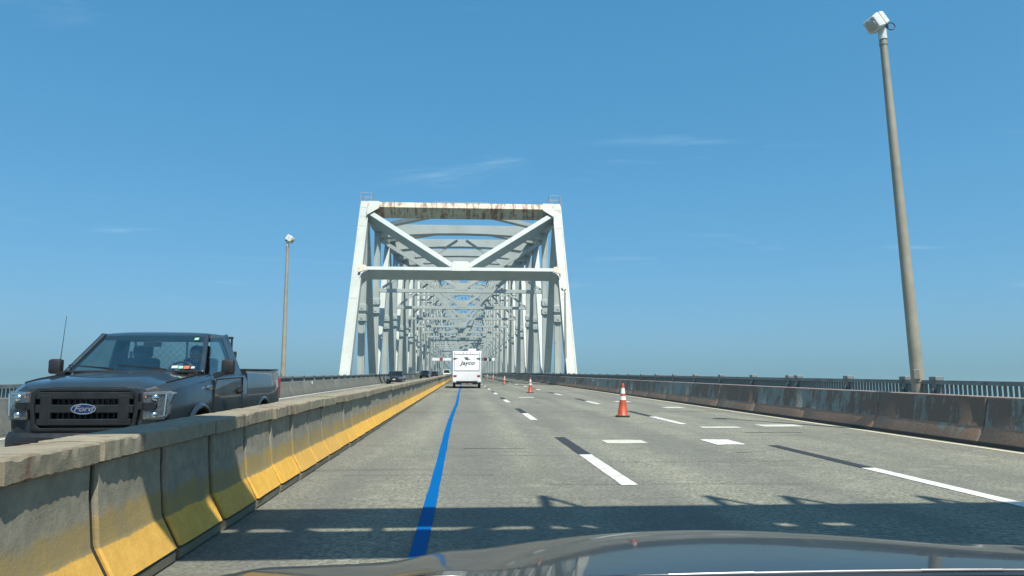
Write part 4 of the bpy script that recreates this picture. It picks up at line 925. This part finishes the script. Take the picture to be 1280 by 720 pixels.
# ------------------------------------------------------------------ oncoming cars
def car(name, x, y, paint, label, cat, L=4.6, W=1.82, Hh=1.45, suv=False):
    t = thing(name, (x, y, G(y)), label, cat, rot=(SLOPE, 0, 0)); hw = W / 2
    hz_ = 0.98 if suv else 0.84
    def sec(yy, k, zb, zs, zc):
        h = [(0, zb), (hw * k * 0.9, zb), (hw * k, zb + 0.15), (hw * k, zs - 0.15), (hw * k * 0.95, zs), (hw * k * 0.6, zc), (0, zc + 0.02)]
        return [Vector((a, yy, b_)) for a, b_ in h] + [Vector((-a, yy, b_)) for a, b_ in reversed(h[1:-1])]
    MB().loft([sec(0, 0.80, 0.32, hz_ - 0.20, hz_ - 0.16), sec(0.12, 0.93, 0.25, hz_ - 0.10, hz_ - 0.06), sec(0.6, 1.0, 0.22, hz_ - 0.02, hz_ + 0.02), sec(1.3, 1.0, 0.22, hz_ + 0.06, hz_ + 0.10), sec(2.6, 1.0, 0.22, hz_ + 0.10, hz_ + 0.12), sec(L - 0.5, 1.0, 0.25, hz_ + 0.1, hz_ + 0.12), sec(L - 0.08, 0.92, 0.3, hz_ + 0.05, hz_ + 0.08), sec(L, 0.84, 0.36, hz_ - 0.05, hz_)]).build('body', M[paint], t, 30)
    z0 = hz_ + 0.08; y0, y1, y2, y3 = (1.15, 1.95, L - 1.5, L - 0.7) if not suv else (1.2, 1.85, L - 0.9, L - 0.25)
    def ring(yy, k, z): return [Vector((hw * k * a, yy, z)) for a in (-1, 1)]
    lo = [(-hw * 0.9, y0, z0), (hw * 0.9, y0, z0), (hw * 0.9, y3, z0), (-hw * 0.9, y3, z0)]; hi = [(-hw * 0.68, y1, Hh - 0.06), (hw * 0.68, y1, Hh - 0.06), (hw * 0.68, y2, Hh - 0.06), (-hw * 0.68, y2, Hh - 0.06)]
    MB().add(lo + hi, [(3, 2, 1, 0), (4, 5, 6, 7), (0, 1, 5, 4), (1, 2, 6, 5), (2, 3, 7, 6), (3, 0, 4, 7)]).build('windows', M['carglass'], t)
    MB().loft([[Vector((q[0] * 1.02, q[1], Hh - 0.075)) for q in hi], [Vector((q[0] * 0.96, q[1] + (0.05 if q[1] < 3 else -0.05), Hh)) for q in hi]]).build('roof', M[paint], t, 30)
    for i in range(4):
        MB().beam(lo[i], hi[i], 0.08, 0.08).build('pillar', M[paint], t)
    for sx in (-1, 1):
        MB().cbox((sx * hw * 0.70, 0.06, hz_ - 0.20), (0.36, 0.14, 0.13), 0.03).build('headlight', M['silver'], t, 40)
        MB().cbox((sx * (hw + 0.08), 1.55, z0 + 0.08), (0.18, 0.1, 0.13), 0.03).build('door_mirror', M[paint], t, 40)
        for yc in (0.85, L - 0.95):
            W_ = MB().lathe([(0.2, -0.1), (0.32, -0.1), (0.33, 0), (0.32, 0.1), (0.2, 0.1)], 20, (sx * (hw - 0.1), yc, 0.33), (sx, 0, 0)).build('wheel', M['tyre'], t, 40)
            MB().lathe([(0.2, 0.08), (0.19, 0.112), (0.005, 0.108)], 16, (sx * (hw - 0.1), yc, 0.33), (sx, 0, 0)).build('rim', M['rim'], W_, 40)
    MB().cbox((0, -0.012, hz_ - 0.24), (0.9, 0.05, 0.12), 0.02).build('grille', M['void'], t)
    MB().cbox((0, 0.0, 0.40), (1.3, 0.1, 0.16), 0.03).build('lower_intake', M['void'], t)
    MB().cbox((0, -0.03, 0.50), (0.31, 0.03, 0.13), 0.005).build('number_plate', M['plate'], t)
    return t
car('oncoming_sedan', -7.75, 84, 'cardark', 'dark blue oncoming sedan in the far left lane, the nearest of the distant cars', 'car')
car('oncoming_car', -7.9, 150, 'carblack', 'black oncoming car in the far left lane directly behind the dark blue sedan', 'car', Hh=1.62, suv=True)
car('oncoming_car', -8.0, 205, 'cargrey', 'dark grey oncoming car, small and farthest back in the far left lane', 'car', Hh=1.55)
car('oncoming_suv', -4.5, 195, 'carwhite', 'white oncoming vehicle in the lane next to the yellow based barrier, left of the trailer', 'suv', Hh=1.95, W=2.0, L=5.0, suv=True)

# ------------------------------------------------------------------ travel trailer ahead
ty = 62.2
tr = thing('travel_trailer', (0.24, ty, G(ty)), 'white travel trailer with grey bird emblem seen from behind in our lane', 'trailer', rot=(SLOPE, 0, 0))
def tsec(y, hw, z0, z1, r): return [Vector((p.x, y, p.z)) for p in rrect(-hw, hw, z0, z1, r, 0)]
sh = MB().loft([tsec(0.0, 1.17, 0.50, 3.00, 0.10), tsec(0.05, 1.22, 0.46, 3.06, 0.10), tsec(7.2, 1.22, 0.46, 3.06, 0.10), tsec(7.6, 1.16, 0.6, 2.9, 0.12)]).build('shell', M['rvwhite'], tr, 40)
b = MB(); framed([Vector((p.x, 0, p.z)) for p in rrect(-1.06, 1.06, 1.43, 2.80, 0.07, 0)], [Vector((p.x, 0, p.z)) for p in rrect(-1.035, 1.035, 1.46, 2.775, 0.06, 0)], -0.02, 0.01, b).build('panel_frame', M['rvgrey'], tr)
for sx in (-1, 1):
    MB().beam((sx * 1.185, 0.0, 0.6), (sx * 1.185, 0.0, 2.95), 0.03, 0.04).build('corner_trim', M['rvgrey'], tr)
    MB().cbox((sx * 0.98, -0.02, 1.02), (0.17, 0.05, 0.10), 0.02).build('tail_light', M['redlens'], tr)
    MB().cbox((sx * 0.98, -0.012, 1.02), (0.26, 0.03, 0.14), 0.01).build('tail_light_base', M['rvgrey'], tr)
    MB().cbox((sx * 1.0, -0.03, 2.48), (0.22, 0.08, 0.07), 0.02).build('side_bracket', M['rvgrey'], tr)
    b = MB(); b.prism([(sx * 0.72, -0.006, 2.40), (sx * 0.88, -0.006, 2.52), (sx * 0.94, -0.006, 2.49), (sx * 0.86, -0.006, 2.40)], (0, 0, 0), (0, 0.004, 0)); b.build('decal_swoosh', M['graphic'], tr)
    MB().cbox((sx * 1.05, -0.01, 0.62), (0.24, 0.05, 0.2), 0.02).build('mud_flap', M['rvwhite'], tr)
    for dy in (2.9, 3.75):
        W_ = MB().lathe([(0.2, -0.1), (0.34, -0.1), (0.36, 0), (0.34, 0.1), (0.2, 0.1)], 20, (sx * 1.08, dy, 0.36), (sx, 0, 0)).build('wheel', M['tyre'], tr, 40)
        MB().lathe([(0.2, 0.08), (0.19, 0.112), (0.005, 0.108)], 16, (sx * 1.08, dy, 0.36), (sx, 0, 0)).build('rim', M['rim'], W_, 40)
    W_ = MB().lathe([(0.2, -0.1), (0.34, -0.1), (0.36, 0), (0.34, 0.1), (0.2, 0.1)], 20, (sx * 1.05, 0.75, 0.36), (sx, 0, 0)).build('wheel', M['tyre'], tr, 40)
for x in (-0.30, 0, 0.30): MB().cbox((x, -0.012, 2.93), (0.10, 0.04, 0.05), 0.012).build('clearance_light', M['redlens'], tr)
for x in (-1.02, 1.02): MB().cbox((x, -0.012, 2.93), (0.10, 0.04, 0.05), 0.012).build('clearance_light', M['redlens'], tr)
MB().cbox((0, -0.04, 0.53), (1.75, 0.14, 0.13), 0.02).build('rear_bumper', M['void'], tr)
MB().cbox((0, 0.3, 0.40), (2.0, 0.5, 0.2), 0.02).build('underframe', M['darkmetal'], tr)
MB().cbox((0, -0.06, 0.36), (0.9, 0.05, 0.09), 0.01).build('bumper_bar', M['silver'], tr)
MB().cbox((0.05, -0.095, 0.38), (0.16, 0.02, 0.08), 0.004).build('number_plate', M['redlens'], tr)
MB().cbox((0.45, 3.0, 3.2), (0.7, 1.0, 0.28), 0.06).build('roof_unit', M['rvwhite'], tr)
text_obj('Jayco', 0.46, M['graphic'], tr, (0.05, -0.004, 2.08), (R(90), 0, 0), 0.003, 0.22, bold=0.010, xs=1.2)
b = MB()   # bird in flight: swept head and beak, body and two wing feathers
b.prism([(-0.33, -0.005, 2.60), (-0.16, -0.005, 2.555), (0.02, -0.005, 2.56), (0.16, -0.005, 2.52), (0.03, -0.005, 2.49), (-0.14, -0.005, 2.47), (-0.24, -0.005, 2.53)], (0, 0, 0), (0, 0.004, 0))
b.prism([(-0.20, -0.006, 2.46), (0.02, -0.006, 2.475), (0.22, -0.006, 2.44), (0.30, -0.006, 2.36), (0.12, -0.006, 2.385), (-0.10, -0.006, 2.37)], (0, 0, 0), (0, 0.004, 0))
b.prism([(-0.17, -0.007, 2.355), (0.05, -0.007, 2.365), (0.24, -0.007, 2.33), (0.02, -0.007, 2.315)], (0, 0, 0), (0, 0.004, 0))
b.build('bird_emblem', M['graphic'], tr)

# ------------------------------------------------------------------ traffic cones
CONES = [(4.79, 22.5, 'orange traffic cone with two white bands, nearest and largest, beside the middle lane'), (4.30, 48.6, 'orange traffic cone second from the nearest, on the middle lane before the truss'), (4.42, 82, 'third orange traffic cone along the lane, just right of the trailer'), (4.62, 119, 'fourth orange traffic cone, small, under the truss right of the trailer'), (4.5, 146, 'fifth orange traffic cone, tiny, under the truss close to the trailer'), (4.7, 180, 'farthest orange traffic cone, a speck beside the trailer edge')]
def cone():
    t = thing('traffic_cone', (0, 0, 0), 'x', 'traffic cone', 'traffic cones closing the lane')
    b = MB(); b.cbox((0, 0, 0.024), (0.42, 0.42, 0.045), 0.014)
    for i in range(4):
        a = R(45 + 90 * i); b.box((0.24 * math.cos(a), 0.24 * math.sin(a), 0.018), (0.06, 0.06, 0.03), Matrix.Rotation(a, 3, 'Z'))
    b.build('base', M['conebase'], t)
    rad = lambda z: 0.155 - 0.125 * (z - 0.045) / 0.955
    MB().lathe([(0.175, 0.045), (0.17, 0.06), (rad(0.07), 0.075), (rad(0.5), 0.5), (rad(0.96), 0.96), (0.022, 1.0), (0.012, 1.005)], 24).build('cone_body', M['orange'], t, 50)
    for z0, z1 in ((0.50, 0.62), (0.69, 0.86)):
        MB().lathe([(rad(z0) + 0.001, z0), (rad(z0) + 0.005, z0 + 0.002), (rad(z1) + 0.005, z1 - 0.002), (rad(z1) + 0.001, z1)], 24).build('reflective_band', M['reflect'], t, 50)
    return t
c0 = cone()
for i, (x, y, lb) in enumerate(CONES):
    t = c0 if i == 0 else copy_tree(c0)
    t.location = (x, y, G(y) + 0.003); t.rotation_euler = (SLOPE, R(rnd.uniform(-1.5, 1.5)), R(rnd.uniform(0, 90))); t['label'] = lb

# ------------------------------------------------------------------ our own car: bonnet in front of the camera
HX = 0.50
oc = thing('car', (HX, 1.6, G(1.6)), 'dark glossy car bonnet of our own vehicle filling the bottom of the view', 'car', rot=(SLOPE, 0, 0))
def hz0(y): # height along the middle of the bonnet
    pts = [(0.98, 1.083), (1.2, 1.064), (1.5, 1.029), (1.8, 0.975), (2.05, 0.90), (2.25, 0.80), (2.38, 0.66), (2.42, 0.5)]
    for (a, za), (b_, zb) in zip(pts[:-1], pts[1:]):
        if y <= b_: 
            q = (y - a) / (b_ - a); return za + (zb - za) * q
    return 0.5
def hsm(y): return sum(hz0(min(2.42, max(0.98, y + d))) for d in (-0.12, -0.06, 0, 0.06, 0.12)) / 5
def hood_z(x, y):
    a = abs(x); z = hsm(y) - (a * a if a < 0.6 else 0.36 + 0.18 * (a - 0.6)) * (0.02 + 0.21 * max(0, y - 1.0))
    z += 0.010 * math.exp(-((a - 0.55) / 0.07) ** 2)
    return z
b = MB(); nx, ny = 56, 40; vs = []
for j in range(ny + 1):
    y = 1.035 + 1.385 * j / ny
    for i in range(nx + 1):
        x = -0.86 + 1.72 * i / nx; vs.append((x, y - 1.6, hood_z(x, y)))
fs = [(j * (nx + 1) + i, j * (nx + 1) + i + 1, (j + 1) * (nx + 1) + i + 1, (j + 1) * (nx + 1) + i) for j in range(ny) for i in range(nx)]
# underside
o = len(vs); vs2 = [(x, y, z - 0.03) for x, y, z in vs]; vs += vs2
fs += [tuple(i + o for i in reversed(f)) for f in fs[:ny * nx]]
ed = [j * (nx + 1) for j in range(ny + 1)]; ed2 = [j * (nx + 1) + nx for j in range(ny + 1)]
for j in range(ny): fs += [(ed[j], ed[j + 1], ed[j + 1] + o, ed[j] + o), (ed2[j + 1], ed2[j], ed2[j] + o, ed2[j + 1] + o)]
for i in range(nx): fs += [(i + 1, i, i + o, i + 1 + o), (ny * (nx + 1) + i, ny * (nx + 1) + i + 1, ny * (nx + 1) + i + 1 + o, ny * (nx + 1) + i + o)]
b.add(vs, fs).build('hood', M['hood'], oc, 40)
for sx in (-1, 1):
    secs = []
    for j in range(19):
        y = 0.5 + 1.88 * j / 18; yc = max(0.98, y); k = 0.10 * max(0, (y - 1.9)) ** 2 * 3
        z = hood_z(0.865, yc)
        secs.append([Vector((sx * (x - k), y - 1.6, zz)) for x, zz in ((0.867, z - 0.05), (0.867, z - 0.002), (0.90, z - 0.007), (0.945, z - 0.028), (0.975, z - 0.07), (0.99, z - 0.2), (0.985, min(z - 0.25, 0.45)), (0.86, min(z - 0.25, 0.45)))])
    fd = MB().loft(secs).build('fender', M['hood'], oc, 40)
    c = MB().tube((sx * 0.6, 1.55 - 1.6, 0.34), (sx * 1.2, 1.55 - 1.6, 0.34), 0.40, n=32).build('cutter', M['void']); c.matrix_world = oc.matrix_basis
    boolean_cut(fd, [c])
    W_ = MB().lathe([(0.22, -0.1), (0.32, -0.11), (0.34, 0), (0.32, 0.11), (0.22, 0.1)], 28, (sx * 0.86, -0.05, 0.34), (sx, 0, 0)).build('wheel', M['tyre'], oc, 40)
    MB().lathe([(0.22, 0.08), (0.21, 0.115), (0.005, 0.11)], 24, (sx * 0.86, -0.05, 0.34), (sx, 0, 0)).build('rim', M['rim'], W_, 40)
    MB().cbox((sx * 0.62, 0.74, 0.66), (0.34, 0.16, 0.14), 0.03).build('headlight', M['silver'], oc, 40)
secs = []
for x in (-0.88, -0.80, -0.4, 0, 0.4, 0.80, 0.88):
    y = 0.86 - 0.16 * (abs(x) / 0.88) ** 3
    secs.append([Vector((x, y, 0.58)), Vector((x, y + 0.05, 0.48)), Vector((x, y + 0.03, 0.28)), Vector((x, y - 0.2, 0.25)), Vector((x, y - 0.2, 0.58))])
MB().loft(secs).build('front_bumper', M['hood'], oc, 40)
MB().cbox((0, 0.80, 0.56), (0.9, 0.08, 0.12), 0.02).build('grille', M['void'], oc)
secs = []
for i in range(21):
    x = -0.86 + 1.72 * i / 20; z = hood_z(x, 1.03)
    secs.append([Vector((x, 1.024 - 1.6, z - 0.002)), Vector((x, 0.93 - 1.6, z + 0.002)), Vector((x, 0.78 - 1.6, z + 0.008)), Vector((x, 0.72 - 1.6, z + 0.012)), Vector((x, 0.72 - 1.6, z - 0.12)), Vector((x, 1.024 - 1.6, z - 0.12))])
MB().loft(secs).build('cowl_panel', M['cowlblack'], oc, 30)
b = MB(); sx_ = [-0.86 + 1.72 * i / 30 for i in range(31)]
b.path([Vector((x, 1.030 - 1.6, hood_z(x, 1.035) - 0.001)) for x in sx_], 0.0022, 6); b.build('hood_edge_glint', M['rim'], oc, 60)  # thin bright tube added as the glint along the bonnet's rear edge
MB().beam((-0.35, 0.97 - 1.6, 1.082), (0.75, 0.955 - 1.6, 1.078), 0.016, 0.014, (0, 0, 1)).build('wiper', M['blackplastic'], oc)
secs = [[Vector((x, 0.715 - 1.6, 1.03)), Vector((x, 0.45 - 1.6, 1.06)), Vector((x, 0.30 - 1.6, 1.0)), Vector((x, 0.30 - 1.6, 0.7)), Vector((x, 0.715 - 1.6, 0.7))] for x in (-0.74, 0, 0.74)]
MB().loft(secs).build('dashboard', M['blackplastic'], oc, 30)

# ------------------------------------------------------------------ summer haze: one closed box of pale air round the whole scene
hzb = MB().box((0, 3200, -1.0), (9000, 9000, 128.0))
hm_ = bpy.data.materials.new('pale_haze'); hm_.use_nodes = True; hn_ = hm_.node_tree; hn_.nodes.clear()
ho = hn_.nodes.new('ShaderNodeOutputMaterial'); hv = hn_.nodes.new('ShaderNodeVolumePrincipled')
hv.inputs['Color'].default_value = (0.66, 0.93, 0.90, 1); hv.inputs['Density'].default_value = 0.00026; hv.inputs['Anisotropy'].default_value = 0.3
hn_.links.new(hv.outputs[0], ho.inputs['Volume'])
tag(hzb.build('haze', hm_), kind='stuff')
